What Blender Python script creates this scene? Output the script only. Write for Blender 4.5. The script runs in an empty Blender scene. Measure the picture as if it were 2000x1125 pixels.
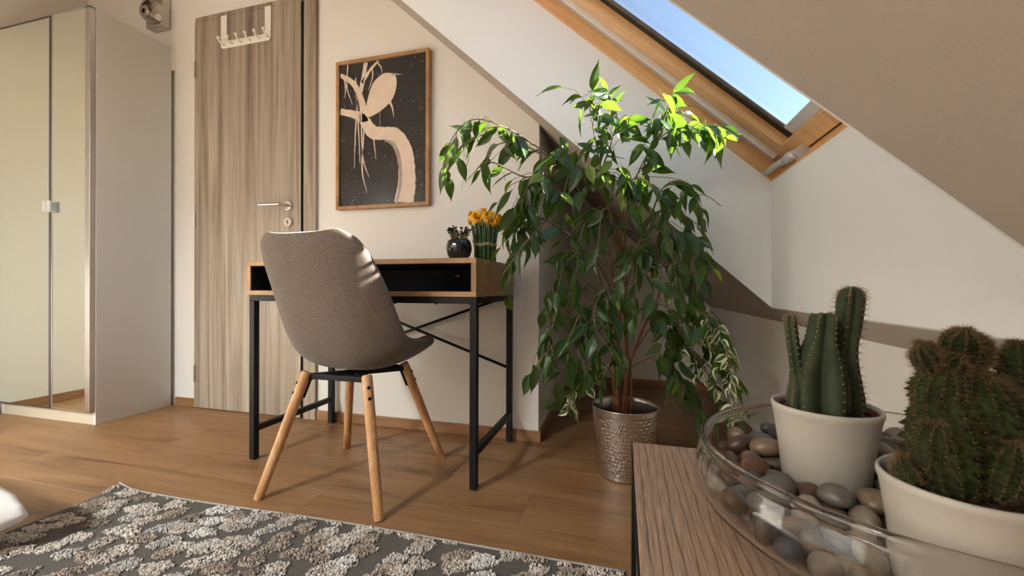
import bpy, math, random
import numpy as np
from mathutils import Vector, Matrix, Euler

S = bpy.context.scene
COL = S.collection
PI = math.pi

# ------------------------------------------------------------------ camera, sky, sun, added fill light, exposure
cam_d = bpy.data.cameras.new('camera')
cam = bpy.data.objects.new('camera', cam_d)
COL.objects.link(cam)
right = Vector((0.965487, 0.260435, 0.002852))
up = Vector((-0.003044, 0.000332, 0.999995))
fwd = Vector((-0.260433, 0.965491, -0.001113))
cam.matrix_world = Matrix(((right.x, up.x, -fwd.x, 0), (right.y, up.y, -fwd.y, 0), (right.z, up.z, -fwd.z, 0.67), (0, 0, 0, 1)))
cam_d.sensor_fit = 'HORIZONTAL'
cam_d.sensor_width = 36.0
cam_d.lens = 805.43 / 2000 * 36
cam_d.clip_start = 0.01
cam_d.dof.use_dof = True
cam_d.dof.focus_distance = 1.2
cam_d.dof.aperture_fstop = 10
S.camera = cam

SUN_DIR = Vector((1.0, 0.245, 0.455)).normalized()
world = bpy.data.worlds.new('world')
S.world = world
world.use_nodes = True
wn = world.node_tree
bg = wn.nodes['Background']
sky = wn.nodes.new('ShaderNodeTexSky')
sky.sky_type = 'NISHITA'
sky.sun_disc = False
sky.sun_elevation = math.asin(SUN_DIR.z)
sky.sun_rotation = math.atan2(SUN_DIR.x, SUN_DIR.y)
sky.altitude = 300
sky.air_density = 1.0
sky.dust_density = 1.2
sky.ozone_density = 1.5
wn.links.new(sky.outputs['Color'], bg.inputs['Color'])
bg.inputs['Strength'].default_value = 0.37

sun_d = bpy.data.lights.new('sun', 'SUN')
sun_d.energy = 55.0
sun_d.angle = math.radians(0.53)
sun_d.color = (1.0, 0.95, 0.87)
sun = bpy.data.objects.new('sun', sun_d)
COL.objects.link(sun)
sun.rotation_euler = SUN_DIR.to_track_quat('Z', 'Y').to_euler()
sun.location = (3, 2, 4)

def area_light(name, loc, target, sx, sy, power, color):
    d = bpy.data.lights.new(name, 'AREA')
    d.shape = 'RECTANGLE'
    d.size, d.size_y = sx, sy
    d.energy = power
    d.color = color
    o = bpy.data.objects.new(name, d)
    COL.objects.link(o)
    o.location = loc
    o.rotation_euler = (Vector(loc) - Vector(target)).to_track_quat('Z', 'Y').to_euler()
    return o
# added fill light, shining through an invented skylight in the unseen ceiling behind the camera
area_light('added_fill_light', (-2.33, -2.28, 2.97), (-2.33, -2.28, 0), 0.66, 1.20, 690, (0.88, 0.95, 1.0))

vs = S.view_settings
vs.view_transform = 'Standard'
vs.look = 'None'
vs.exposure = 0.0
vs.gamma = 1.0
vs.use_curve_mapping = False

# ------------------------------------------------------------------ helpers
class MB:
    """collects faces; build() links them as one mesh object"""
    def __init__(s):
        s.v = []; s.f = []; s.m = []
    def add(s, vs_, fs, mi=0):
        n = len(s.v)
        s.v += [tuple(p) for p in vs_]
        s.f += [tuple(i + n for i in f) for f in fs]
        s.m += [mi] * len(fs)
        return s
    def box(s, x0, x1, y0, y1, z0, z1, mi=0):
        v = [(x0, y0, z0), (x1, y0, z0), (x1, y1, z0), (x0, y1, z0), (x0, y0, z1), (x1, y0, z1), (x1, y1, z1), (x0, y1, z1)]
        return s.add(v, [(3, 2, 1, 0), (4, 5, 6, 7), (0, 1, 5, 4), (1, 2, 6, 5), (2, 3, 7, 6), (3, 0, 4, 7)], mi)
    def prism(s, pts, axis, a, b, mi=0):
        """polygon given in the two other axes, extruded along axis from a to b"""
        def P(p, t):
            return {'x': (t, p[0], p[1]), 'y': (p[0], t, p[1]), 'z': (p[0], p[1], t)}[axis]
        n = len(pts)
        v = [P(p, a) for p in pts] + [P(p, b) for p in pts]
        f = [tuple(range(n)), tuple(range(2 * n - 1, n - 1, -1))]
        f += [(i, i + n, (i + 1) % n + n, (i + 1) % n) for i in range(n)]
        return s.add(v, f, mi)
    def tube(s, pts, rad, n=10, mi=0, cap=True, twist=0.0):
        pts = [Vector(p) for p in pts]
        if not isinstance(rad, (list, tuple)):
            rad = [rad] * len(pts)
        v = []; f = []
        t0 = (pts[1] - pts[0]).normalized()
        ref = Vector((0, 0, 1)) if abs(t0.z) < 0.9 else Vector((1, 0, 0))
        a = t0.cross(ref).normalized()
        for i, p in enumerate(pts):
            t = (pts[min(i + 1, len(pts) - 1)] - pts[max(i - 1, 0)]).normalized()
            a = (a - t * a.dot(t)).normalized()
            b = t.cross(a)
            for k in range(n):
                an = 2 * PI * k / n + twist
                v.append(p + (a * math.cos(an) + b * math.sin(an)) * rad[i])
        for i in range(len(pts) - 1):
            for k in range(n):
                f.append((i * n + k, i * n + (k + 1) % n, (i + 1) * n + (k + 1) % n, (i + 1) * n + k))
        if cap:
            f.append(tuple(range(n - 1, -1, -1)))
            f.append(tuple(range((len(pts) - 1) * n, len(pts) * n)))
        return s.add(v, f, mi)
    def lathe(s, prof, c=(0, 0, 0), n=48, mi=0, closed=False):
        """(r, z) profile turned about the vertical through c"""
        v = []; f = []
        for r, z in prof:
            for k in range(n):
                an = 2 * PI * k / n
                v.append((c[0] + r * math.cos(an), c[1] + r * math.sin(an), c[2] + z))
        m = len(prof)
        for i in range(m if closed else m - 1):
            j = (i + 1) % m
            for k in range(n):
                f.append((i * n + k, i * n + (k + 1) % n, j * n + (k + 1) % n, j * n + k))
        return s.add(v, f, mi)
    def ball(s, c, r, n=10, m=7, mi=0, sc=(1, 1, 1)):
        prof = []
        v = [(c[0], c[1], c[2] - r * sc[2])]
        for i in range(1, m):
            a = PI * i / m
            for k in range(n):
                b = 2 * PI * k / n
                v.append((c[0] + r * sc[0] * math.sin(a) * math.cos(b), c[1] + r * sc[1] * math.sin(a) * math.sin(b), c[2] - r * sc[2] * math.cos(a)))
        v.append((c[0], c[1], c[2] + r * sc[2]))
        f = [(0, 1 + (k + 1) % n, 1 + k) for k in range(n)]
        for i in range(m - 2):
            for k in range(n):
                f.append((1 + i * n + k, 1 + i * n + (k + 1) % n, 1 + (i + 1) * n + (k + 1) % n, 1 + (i + 1) * n + k))
        e = len(v) - 1
        f += [(1 + (m - 2) * n + k, 1 + (m - 2) * n + (k + 1) % n, e) for k in range(n)]
        return s.add(v, f, mi)
    def build(s, name, mats, parent=None, smooth=False, bevel=0, seg=2, off=None):
        me = bpy.data.meshes.new(name)
        o0 = Vector((0, 0, 0)) if off is None else Vector(off)
        if parent is not None and off is None:
            o0 = origin_of(parent)
        me.from_pydata([(p[0] - o0.x, p[1] - o0.y, p[2] - o0.z) for p in s.v], [], s.f)
        if not isinstance(mats, (list, tuple)):
            mats = [mats]
        for m_ in mats:
            me.materials.append(m_)
        if len(mats) > 1:
            me.polygons.foreach_set('material_index', s.m)
        if smooth:
            me.shade_smooth()
        me.update()
        o = bpy.data.objects.new(name, me)
        COL.objects.link(o)
        if parent is not None:
            o.parent = parent
        if bevel:
            b = o.modifiers.new('bevel', 'BEVEL')
            b.width = bevel; b.segments = seg; b.limit_method = 'ANGLE'; b.angle_limit = math.radians(40)
            b.harden_normals = False
        return o

def origin_of(o):
    p = Vector(o.location)
    while o.parent is not None:
        o = o.parent
        p += Vector(o.location)
    return p

def smooth_by_angle(o, deg=35):
    o.data.shade_smooth()
    o.data.set_sharp_from_angle(angle=math.radians(deg))

def empty(name, loc, label, cat, group=None):
    o = bpy.data.objects.new(name, None)
    COL.objects.link(o)
    o.location = loc
    o.empty_display_size = 0.05
    tag(o, label, cat, group)
    return o

def tag(o, label, cat=None, group=None):
    o['label'] = label
    if cat: o['category'] = cat
    if group: o['group'] = group
    return o

def struct(o):
    o['kind'] = 'structure'
    return o

def rebase(o, loc):
    """give a mesh built in world coordinates a proper origin"""
    loc = Vector(loc)
    o.data.transform(Matrix.Translation(-loc))
    o.location = loc
    return o

# ------------------------------------------------------------------ materials
def new_mat(name):
    m = bpy.data.materials.new(name)
    m.use_nodes = True
    nt = m.node_tree
    return m, nt, nt.nodes['Principled BSDF']

def plain(name, col, rough=0.5, metal=0.0, spec=0.5, noise=0.0, nscale=40, bump=0.0, bscale=200, coat=0.0):
    m, nt, b = new_mat(name)
    b.inputs['Roughness'].default_value = rough
    b.inputs['Metallic'].default_value = metal
    b.inputs['Specular IOR Level'].default_value = spec
    b.inputs['Coat Weight'].default_value = coat
    b.inputs['Base Color'].default_value = (*col, 1)
    tc = nt.nodes.new('ShaderNodeTexCoord')
    if noise:
        n = nt.nodes.new('ShaderNodeTexNoise'); n.inputs['Scale'].default_value = nscale; n.inputs['Detail'].default_value = 4
        r = nt.nodes.new('ShaderNodeValToRGB')
        r.color_ramp.elements[0].color = (*[c * (1 - noise) for c in col], 1); r.color_ramp.elements[0].position = 0.3
        r.color_ramp.elements[1].color = (*[min(1, c * (1 + noise)) for c in col], 1); r.color_ramp.elements[1].position = 0.7
        nt.links.new(tc.outputs['Object'], n.inputs['Vector']); nt.links.new(n.outputs['Fac'], r.inputs['Fac']); nt.links.new(r.outputs['Color'], b.inputs['Base Color'])
    if bump:
        n = nt.nodes.new('ShaderNodeTexNoise'); n.inputs['Scale'].default_value = bscale; n.inputs['Detail'].default_value = 3
        bp = nt.nodes.new('ShaderNodeBump'); bp.inputs['Strength'].default_value = bump; bp.inputs['Distance'].default_value = 0.002
        nt.links.new(tc.outputs['Object'], n.inputs['Vector']); nt.links.new(n.outputs['Fac'], bp.inputs['Height']); nt.links.new(bp.outputs['Normal'], b.inputs['Normal'])
    return m

def wood(name, stops, scale, rough=0.45, grain=(60, 60, 2.5), fine=0.25, rand=True, bump=0.15, knots=0.0, spec=0.4, dist=1.2):
    """wood whose grain runs along the axis with the small scale number"""
    m, nt, b = new_mat(name)
    N, L = nt.nodes, nt.links
    tc = N.new('ShaderNodeTexCoord')
    vec = tc.outputs['Object']
    if rand:
        oi = N.new('ShaderNodeObjectInfo')
        mu = N.new('ShaderNodeVectorMath'); mu.operation = 'SCALE'; mu.inputs[0].default_value = (13.1, 7.7, 9.3)
        L.new(oi.outputs['Random'], mu.inputs['Scale'])
        ad = N.new('ShaderNodeVectorMath'); ad.operation = 'ADD'
        L.new(vec, ad.inputs[0]); L.new(mu.outputs['Vector'], ad.inputs[1])
        vec = ad.outputs['Vector']
    mp = N.new('ShaderNodeMapping'); mp.inputs['Scale'].default_value = scale
    L.new(vec, mp.inputs['Vector'])
    n1 = N.new('ShaderNodeTexNoise'); n1.inputs['Scale'].default_value = 1; n1.inputs['Detail'].default_value = 6; n1.inputs['Roughness'].default_value = 0.62; n1.inputs['Distortion'].default_value = dist
    L.new(mp.outputs['Vector'], n1.inputs['Vector'])
    mp2 = N.new('ShaderNodeMapping'); mp2.inputs['Scale'].default_value = grain
    L.new(vec, mp2.inputs['Vector'])
    n2 = N.new('ShaderNodeTexNoise'); n2.inputs['Scale'].default_value = 1; n2.inputs['Detail'].default_value = 5; n2.inputs['Roughness'].default_value = 0.7
    L.new(mp2.outputs['Vector'], n2.inputs['Vector'])
    mx = N.new('ShaderNodeMath'); mx.operation = 'MULTIPLY_ADD'
    sb = N.new('ShaderNodeMath'); sb.operation = 'SUBTRACT'; sb.inputs[1].default_value = 0.5
    L.new(n2.outputs['Fac'], sb.inputs[0])
    L.new(sb.outputs[0], mx.inputs[0]); mx.inputs[1].default_value = fine
    L.new(n1.outputs['Fac'], mx.inputs[2])
    fac = mx.outputs[0]
    if knots:
        vo = N.new('ShaderNodeTexVoronoi'); vo.inputs['Scale'].default_value = 1
        mp3 = N.new('ShaderNodeMapping'); mp3.inputs['Scale'].default_value = [c * knots for c in scale]
        L.new(vec, mp3.inputs['Vector']); L.new(mp3.outputs['Vector'], vo.inputs['Vector'])
        mr = N.new('ShaderNodeMapRange'); mr.inputs['From Min'].default_value = 0.0; mr.inputs['From Max'].default_value = 0.16; mr.inputs['To Min'].default_value = -0.22; mr.inputs['To Max'].default_value = 0.0
        L.new(vo.outputs['Distance'], mr.inputs['Value'])
        a2 = N.new('ShaderNodeMath'); a2.operation = 'ADD'
        L.new(fac, a2.inputs[0]); L.new(mr.outputs['Result'], a2.inputs[1])
        fac = a2.outputs[0]
    r = N.new('ShaderNodeValToRGB')
    e = r.color_ramp.elements
    e[0].position, e[0].color = stops[0][0], (*stops[0][1], 1)
    e[1].position, e[1].color = stops[-1][0], (*stops[-1][1], 1)
    for p, c in stops[1:-1]:
        q = e.new(p); q.color = (*c, 1)
    L.new(fac, r.inputs['Fac'])
    L.new(r.outputs['Color'], b.inputs['Base Color'])
    b.inputs['Roughness'].default_value = rough
    b.inputs['Specular IOR Level'].default_value = spec
    if bump:
        bp = N.new('ShaderNodeBump'); bp.inputs['Strength'].default_value = bump; bp.inputs['Distance'].default_value = 0.001
        L.new(n2.outputs['Fac'], bp.inputs['Height']); L.new(bp.outputs['Normal'], b.inputs['Normal'])
    return m

def pane_glass(name, tint=(0.97, 0.985, 0.98), refl=0.04):
    """thin flat glass: see-through, with fresnel reflection"""
    m = bpy.data.materials.new(name); m.use_nodes = True
    nt = m.node_tree; N, L = nt.nodes, nt.links
    N.remove(N['Principled BSDF'])
    out = N['Material Output']
    tr = N.new('ShaderNodeBsdfTransparent'); tr.inputs['Color'].default_value = (*tint, 1)
    gl = N.new('ShaderNodeBsdfGlossy'); gl.inputs['Roughness'].default_value = 0.0
    lw_ = N.new('ShaderNodeLayerWeight'); lw_.inputs['Blend'].default_value = 0.5
    pw = N.new('ShaderNodeMath'); pw.operation = 'POWER'; pw.inputs[1].default_value = 5.0
    fr = N.new('ShaderNodeMath'); fr.operation = 'MULTIPLY_ADD'; fr.inputs[1].default_value = 0.95; fr.inputs[2].default_value = refl
    L.new(lw_.outputs['Facing'], pw.inputs[0]); L.new(pw.outputs[0], fr.inputs[0])
    mx = N.new('ShaderNodeMixShader')
    L.new(fr.outputs[0], mx.inputs['Fac']); L.new(tr.outputs[0], mx.inputs[1]); L.new(gl.outputs[0], mx.inputs[2])
    L.new(mx.outputs[0], out.inputs['Surface'])
    return m

M = {}
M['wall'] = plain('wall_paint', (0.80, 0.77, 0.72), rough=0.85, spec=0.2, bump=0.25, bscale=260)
M['rear_bounce_cut'] = plain('rear_wall_dark_bounce_cut', (0.30, 0.24, 0.19), rough=0.85, spec=0.2, bump=0.25, bscale=260)  # unseen wall coloured dark to cut the light bounced onto the ceiling
M['reveal'] = plain('reveal_lining', (0.86, 0.86, 0.855), rough=0.85, spec=0.2, bump=0.15, bscale=260)
M['ceiling'] = plain('ceiling_paint_with_shade', (0.45, 0.385, 0.325), rough=0.9, spec=0.15, bump=0.2, bscale=260)  # wall paint darkened; the shade on the ceiling is put into the colour
M['door'] = wood('door_laminate', [(0.28, (0.140, 0.104, 0.076)), (0.42, (0.240, 0.188, 0.142)), (0.55, (0.335, 0.272, 0.210)), (0.72, (0.430, 0.362, 0.290))],
                 (20, 20, 0.60), rough=0.5, grain=(170, 170, 2.2), fine=0.50, rand=False, knots=0.30, bump=0.08, dist=0.7)
M['plank'] = wood('oak_laminate', [(0.22, (0.10, 0.046, 0.018)), (0.40, (0.215, 0.108, 0.044)), (0.56, (0.275, 0.145, 0.062)), (0.78, (0.33, 0.185, 0.088))],
                  (1.3, 9, 9), rough=0.42, grain=(3, 95, 95), fine=0.50, knots=0.5, bump=0.06, spec=0.4)
M['baseboard'] = wood('baseboard_oak', [(0.3, (0.22, 0.105, 0.045)), (0.7, (0.36, 0.19, 0.09))], (2, 2, 20), rough=0.45, grain=(5, 5, 160))
M['desk'] = wood('desk_oak', [(0.3, (0.30, 0.160, 0.070)), (0.5, (0.42, 0.245, 0.115)), (0.7, (0.50, 0.31, 0.155))], (3, 14, 14), rough=0.5, grain=(6, 140, 140), fine=0.3)
M['desk_side'] = wood('desk_oak_side', [(0.3, (0.24, 0.130, 0.060)), (0.5, (0.38, 0.22, 0.105)), (0.7, (0.47, 0.29, 0.145))], (14, 9, 2.0), rough=0.5, grain=(120, 120, 8), fine=0.25)
M['leg_wood'] = wood('beech_leg', [(0.3, (0.40, 0.185, 0.075)), (0.52, (0.56, 0.30, 0.135)), (0.7, (0.66, 0.40, 0.21))], (28, 28, 2.2), rough=0.4, grain=(220, 220, 8), fine=0.4, dist=0.8)
M['window_wood'] = wood('pine_window', [(0.3, (0.58, 0.29, 0.115)), (0.5, (0.72, 0.40, 0.17)), (0.7, (0.80, 0.49, 0.23))], (1.2, 40, 40), rough=0.32, grain=(5, 160, 160), fine=0.35, spec=0.5)
def veined(name, base, dark, tint):
    m, nt, b = new_mat(name)
    N, L = nt.nodes, nt.links
    tc = N.new('ShaderNodeTexCoord')
    mp = N.new('ShaderNodeMapping'); mp.inputs['Scale'].default_value = (1, .085, 1); mp.inputs['Rotation'].default_value = (0, 0, .012)
    L.new(tc.outputs['Object'], mp.inputs['Vector'])
    wv = N.new('ShaderNodeTexWave'); wv.wave_type = 'BANDS'; wv.bands_direction = 'X'; wv.wave_profile = 'SAW'
    for k_, v_ in (('Scale', 31), ('Distortion', 5.5), ('Detail', 3), ('Detail Scale', 1.2), ('Detail Roughness', .62)): wv.inputs[k_].default_value = v_
    L.new(mp.outputs['Vector'], wv.inputs['Vector'])
    r = N.new('ShaderNodeValToRGB'); e = r.color_ramp.elements
    e[0].position = .0; e[0].color = (*base, 1); e[1].position = 1; e[1].color = (*[c * .82 for c in base], 1)
    q = e.new(.80); q.color = (*[c * .9 for c in base], 1); q = e.new(.90); q.color = (*dark, 1); q = e.new(.96); q.color = (*[c * .75 for c in base], 1)
    L.new(wv.outputs['Color'], r.inputs['Fac'])
    mp2 = N.new('ShaderNodeMapping'); mp2.inputs['Scale'].default_value = (520, 22, 520)
    n2 = N.new('ShaderNodeTexNoise'); n2.inputs['Scale'].default_value = 1; n2.inputs['Detail'].default_value = 4
    L.new(tc.outputs['Object'], mp2.inputs['Vector']); L.new(mp2.outputs['Vector'], n2.inputs['Vector'])
    mr = N.new('ShaderNodeMapRange'); mr.inputs['From Min'].default_value = .3; mr.inputs['From Max'].default_value = .7; mr.inputs['To Min'].default_value = .68; mr.inputs['To Max'].default_value = 1.25
    L.new(n2.outputs['Fac'], mr.inputs['Value'])
    hv = N.new('ShaderNodeHueSaturation'); L.new(mr.outputs['Result'], hv.inputs['Value']); L.new(r.outputs['Color'], hv.inputs['Color'])
    L.new(hv.outputs['Color'], b.inputs['Base Color'])
    b.inputs['Roughness'].default_value = .45; b.inputs['Specular IOR Level'].default_value = .4
    return m
M['table'] = veined('table_oak', (.40, .265, .180), (.13, .075, .050), 0)
M['frame_wood'] = wood('picture_oak', [(0.3, (0.27, 0.135, 0.05)), (0.7, (0.42, 0.24, 0.105))], (12, 12, 12), rough=0.5, grain=(90, 90, 90), fine=0.4)
M['steel_black'] = plain('black_steel', (0.006, 0.006, 0.0065), rough=0.5, spec=0.25, bump=0.1, bscale=500)
M['black_board'] = plain('black_board', (0.016, 0.015, 0.015), rough=0.6, spec=0.3, noise=0.1)
M['white_board'] = plain('white_melamine', (0.62, 0.61, 0.59), rough=0.5, spec=0.4, bump=0.05, bscale=400)
M['plinth'] = plain('plinth_white', (0.50, 0.45, 0.345), rough=0.5, spec=0.4, noise=0.03)
M['alu'] = plain('aluminium', (0.60, 0.585, 0.575), rough=0.30, metal=1.0, bump=0.03, bscale=600)
M['rail'] = plain('silver_rail', (0.60, 0.61, 0.62), rough=0.35, metal=0.35, noise=0.03)
M['alu_white'] = plain('pale_aluminium', (0.80, 0.81, 0.83), rough=0.35, metal=0.6, noise=0.03)
M['alu_dark'] = plain('dark_aluminium', (0.16, 0.155, 0.16), rough=0.35, metal=1.0, noise=0.05)
M['chrome'] = plain('chrome', (0.72, 0.70, 0.67), rough=0.12, metal=1.0, noise=0.03)
M['brushed'] = plain('brushed_metal', (0.60, 0.57, 0.53), rough=0.30, metal=1.0, noise=0.08)
M['mirror'] = plain('mirror', (0.88, 0.93, 0.86), rough=0.01, metal=1.0, noise=0.002)
M['white_paint'] = plain('white_enamel', (0.83, 0.80, 0.73), rough=0.35, spec=0.5, noise=0.02)
M['rubber'] = plain('black_rubber', (0.010, 0.010, 0.011), rough=0.6, noise=0.1)
M['dark_hole'] = plain('dark_bore', (0.02, 0.018, 0.016), rough=0.6, noise=0.1)
M['soil'] = plain('potting_soil', (0.035, 0.018, 0.012), rough=0.95, noise=0.5, nscale=120, bump=1.0, bscale=150)
M['ceramic'] = plain('cream_ceramic', (0.42, 0.386, 0.33), rough=0.42, spec=0.4, noise=0.03, nscale=8, bump=0.05, bscale=60)
M['black_glaze'] = plain('black_glaze', (0.008, 0.008, 0.010), rough=0.12, spec=0.6, noise=0.1)
M['pane'] = pane_glass('window_pane')
M['picture_glass'] = pane_glass('picture_glass', (0.98, 0.98, 0.98), 0.012)

# ------------------------------------------------------------------ the room
D = 1.7618          # door wall
XC = -0.3546        # corner where the alcove begins
XL = -3.17          # left wall
XK = 0.5486         # knee wall
YB = 2.948          # back of the alcove
YR = -3.0           # wall behind the photographer
TH = 0.744
TN = math.tan(TH); CT = math.cos(TH); ST = math.sin(TH)
def roof(x): return 1.0538 - TN * x
ZF = 2.5
XF = (1.0538 - ZF) / TN
YC, YN, XR, ZR = 1.5882, 0.5163, 0.4877, 1.0342     # skylight cheek, near cheek, sill, frame edge

floor = struct(MB().box(XL - .1, XK + .1, YR - .1, YB + .1, -0.06, -0.008).build('floor', plain('floor_joint', (0.05, 0.028, 0.015), rough=0.8, noise=0.2)))
rng = random.Random(3)
row = -22
while 1.127 + .19 * row < YB:
    y0 = 1.127 + .19 * row
    x = -0.287 - 1.29 * 3 if row == 0 else -0.287 - 1.29 * 3 + rng.uniform(-.75, .75) + (0.6 if row == 1 else 0)
    while x < XK:
        a, b_ = max(x, XL), min(x + 1.29, XK)
        if b_ - a > .02 and y0 + .19 > YR:
            p = MB().box(a + .0003, b_ - .0003, max(y0, YR) + .0003, min(y0 + .19, YB) - .0003, -0.0085, 0).build('plank', M['plank'], floor)
            bv = p.modifiers.new('bevel', 'BEVEL'); bv.width = .0004; bv.segments = 1
        x += 1.29
    row += 1

zc = roof(XC)
wall_back = struct(MB().prism([(XL - .1, 0), (XC, 0), (XC, zc), (XF, ZF), (XL - .1, ZF)], 'y', D, D + .11).build('wall_back', M['wall']))
struct(MB().prism([(D + .11, 0), (YB + .1, 0), (YB + .1, zc), (D + .11, zc)], 'x', XC - .1, XC).build('wall_alcove', M['wall']))
struct(MB().prism([(XC - .1, 0), (XK + .1, 0), (XK + .1, roof(XK + .1)), (XC - .1, roof(XC - .1))], 'y', YB, YB + .1).build('wall_alcove_back', M['wall']))
struct(MB().prism([(YR - .1, 0), (YB + .1, 0), (YB + .1, roof(XK)), (YR - .1, roof(XK))], 'x', XK, XK + .1).build('wall_right', M['wall']))
struct(MB().prism([(YR - .1, 0), (D + .1, 0), (D + .1, ZF), (YR - .1, ZF)], 'x', XL - .1, XL).build('wall_left', M['wall']))
struct(MB().prism([(XL - .1, 0), (XK + .1, 0), (XK + .1, roof(XK + .1)), (XF, ZF), (XL - .1, ZF)], 'y', YR - .1, YR).build('wall_rear', M['rear_bounce_cut']))

# ceiling: the slope with the skylight opening, and the flat part over the rest
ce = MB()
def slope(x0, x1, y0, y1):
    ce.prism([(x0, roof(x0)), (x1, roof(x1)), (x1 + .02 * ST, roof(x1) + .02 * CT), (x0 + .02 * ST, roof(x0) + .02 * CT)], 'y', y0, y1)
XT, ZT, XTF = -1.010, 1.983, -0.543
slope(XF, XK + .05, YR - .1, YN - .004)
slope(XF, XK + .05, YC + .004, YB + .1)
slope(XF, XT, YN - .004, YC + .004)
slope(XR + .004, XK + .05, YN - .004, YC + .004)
wx0, wx1, wy0, wy1 = -2.67, -1.98, -2.92, -1.65  # opening and shaft of the added skylight
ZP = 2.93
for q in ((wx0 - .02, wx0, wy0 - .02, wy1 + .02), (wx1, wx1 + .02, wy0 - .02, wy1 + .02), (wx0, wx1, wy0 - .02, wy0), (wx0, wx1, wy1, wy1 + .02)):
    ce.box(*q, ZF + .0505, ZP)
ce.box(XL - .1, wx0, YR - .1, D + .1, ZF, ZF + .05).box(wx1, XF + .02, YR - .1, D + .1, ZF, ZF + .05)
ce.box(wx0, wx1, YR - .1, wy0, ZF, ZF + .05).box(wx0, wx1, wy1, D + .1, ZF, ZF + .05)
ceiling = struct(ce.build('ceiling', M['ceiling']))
cheek = [(XT, ZT), (XR, roof(XR)), (XR, ZR), (XTF, ZT)]
MB().prism(cheek, 'y', YC, YC + .004).build('window_reveal', M['reveal'], ceiling)
MB().prism(cheek, 'y', YN - .004, YN).build('window_reveal', M['reveal'], ceiling)
MB().prism([(XR, roof(XR)), (XR + .004, roof(XR + .004)), (XR + .004, ZR), (XR, ZR)], 'y', YN - .004, YC + .004).build('window_reveal', M['reveal'], ceiling)
MB().box(XT, XTF, YN - .004, YC + .004, ZT, ZT + .004).build('window_reveal', M['reveal'], ceiling)

added_win = struct(MB().box(wx0 + .02, wx1 - .02, wy0 + .02, wy1 - .02, ZP + .004, ZP + .008).build('added_window_2', M['pane']))  # unseen skylight, added to let the fill light in
for q in ((wx0 - .02, wx0 + .02, wy0 - .02, wy1 + .02), (wx1 - .02, wx1 + .02, wy0 - .02, wy1 + .02), (wx0 + .02, wx1 - .02, wy0 - .02, wy0 + .02), (wx0 + .02, wx1 - .02, wy1 - .02, wy1 + .02)):
    MB().box(*q, ZP + .0005, ZP + .03).build('added_window_frame', M['white_paint'], added_win, bevel=.003)

# baseboards
def base(name, x0, x1, y0, y1):
    return struct(MB().box(x0, x1, y0, y1, 0, .0475).build(name, M['baseboard'], bevel=.0025))
base('baseboard_back', -1.493, XC + .012, D - .012, D)
base('baseboard_door', -2.44, -2.292, D - .012, D)
base('baseboard_alcove', XC, XC + .012, D + .0005, YB - .012)
base('baseboard_alcove_back', XC, XK, YB - .012, YB)
base('baseboard_right', XK - .012, XK, YR, YB - .012)
base('baseboard_left', XL, XL + .012, YR, 1.38)
base('baseboard_rear', XL + .012, XK - .012, YR, YR + .012)

# ------------------------------------------------------------------ skylight, in roof coordinates (s down the slope, y, n outwards)
RB = Matrix(((CT, 0, ST), (0, 1, 0), (-ST, 0, CT)))
def rp(s, y, n):
    v = RB @ Vector((s, y, n))
    return (v.x + XR, v.y, v.z + ZR)
def rbox(mb, s0, s1, y0, y1, n0, n1, mi=0):
    t = MB().box(s0, s1, y0, y1, n0, n1)
    return mb.add([rp(*p) for p in t.v], t.f, mi)
SL = -1.42
M['bead'] = plain('dark_bead', (.10, .075, .06), rough=.35, noise=.4, nscale=18)
win1 = struct(MB().box(SL + .08, -.06, YN + .10, YC - .10, .098, .102).build('window_1', M['pane']))
win1.matrix_world = Matrix.Translation((XR, 0, ZR)) @ RB.to_4x4()
def wpart(name, mat, *b, bevel=.003):
    mb = MB()
    for q in b: mb.box(*q)
    return mb.build(name, mat, win1, bevel=bevel, off=(0, 0, 0))
wpart('fixed_frame', M['window_wood'], (SL, .05, YC - .006, YC + .05, 0, .13))
wpart('fixed_frame', M['window_wood'], (SL, .05, YN - .05, YN + .006, 0, .13))
wpart('fixed_frame', M['window_wood'], (-.004, .06, YN - .05, YC + .05, 0, .10))
wpart('fixed_frame', M['window_wood'], (SL - .06, SL, YN - .05, YC + .05, 0, .13))
wpart('sash_rail', M['window_wood'], (SL, -.008, YC - .104, YC - .048, .060, .100))
wpart('sash_rail', M['window_wood'], (SL, -.008, YN + .048, YN + .104, .060, .100))
wpart('sash_rail', M['window_wood'], (-.064, -.008, YN + .104, YC - .104, .060, .100))
wpart('sash_rail', M['window_wood'], (SL, SL + .056, YN + .104, YC - .104, .060, .100))
wpart('metal_rail', M['rail'], (SL, -.05, YC - .046, YC - .008, .046, .064), bevel=.002)
wpart('metal_rail', M['rail'], (SL, -.05, YN + .010, YN + .044, .052, .064), bevel=.002)
wpart('rail_lip', M['alu_white'], (SL, -.05, YC - .052, YC - .0475, .040, .060), bevel=.001)
wpart('gasket', M['rubber'], (SL + .05, -.06, YC - .133, YC - .1045, .0905, .097), bevel=.001)
wpart('glazing_bead', M['bead'], (SL + .05, -.063, YC - .147, YC - .134, .0900, .097), bevel=.001)
wpart('gasket', M['rubber'], (SL + .05, -.06, YN + .1045, YN + .146, .0905, .097), bevel=.001)
wpart('rail_sill', M['alu_white'], (-.098, -.0645, YN + .15, YC - .15, .086, .097), bevel=.001)
wpart('flashing', M['alu_dark'], (-.03, .12, YN - .06, YC + .06, .128, .140), (SL - .1, -.03, YC - .045, YC + .06, .131, .140), (SL - .1, -.03, YN - .06, YN + .045, .131, .140), bevel=.001)
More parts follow.
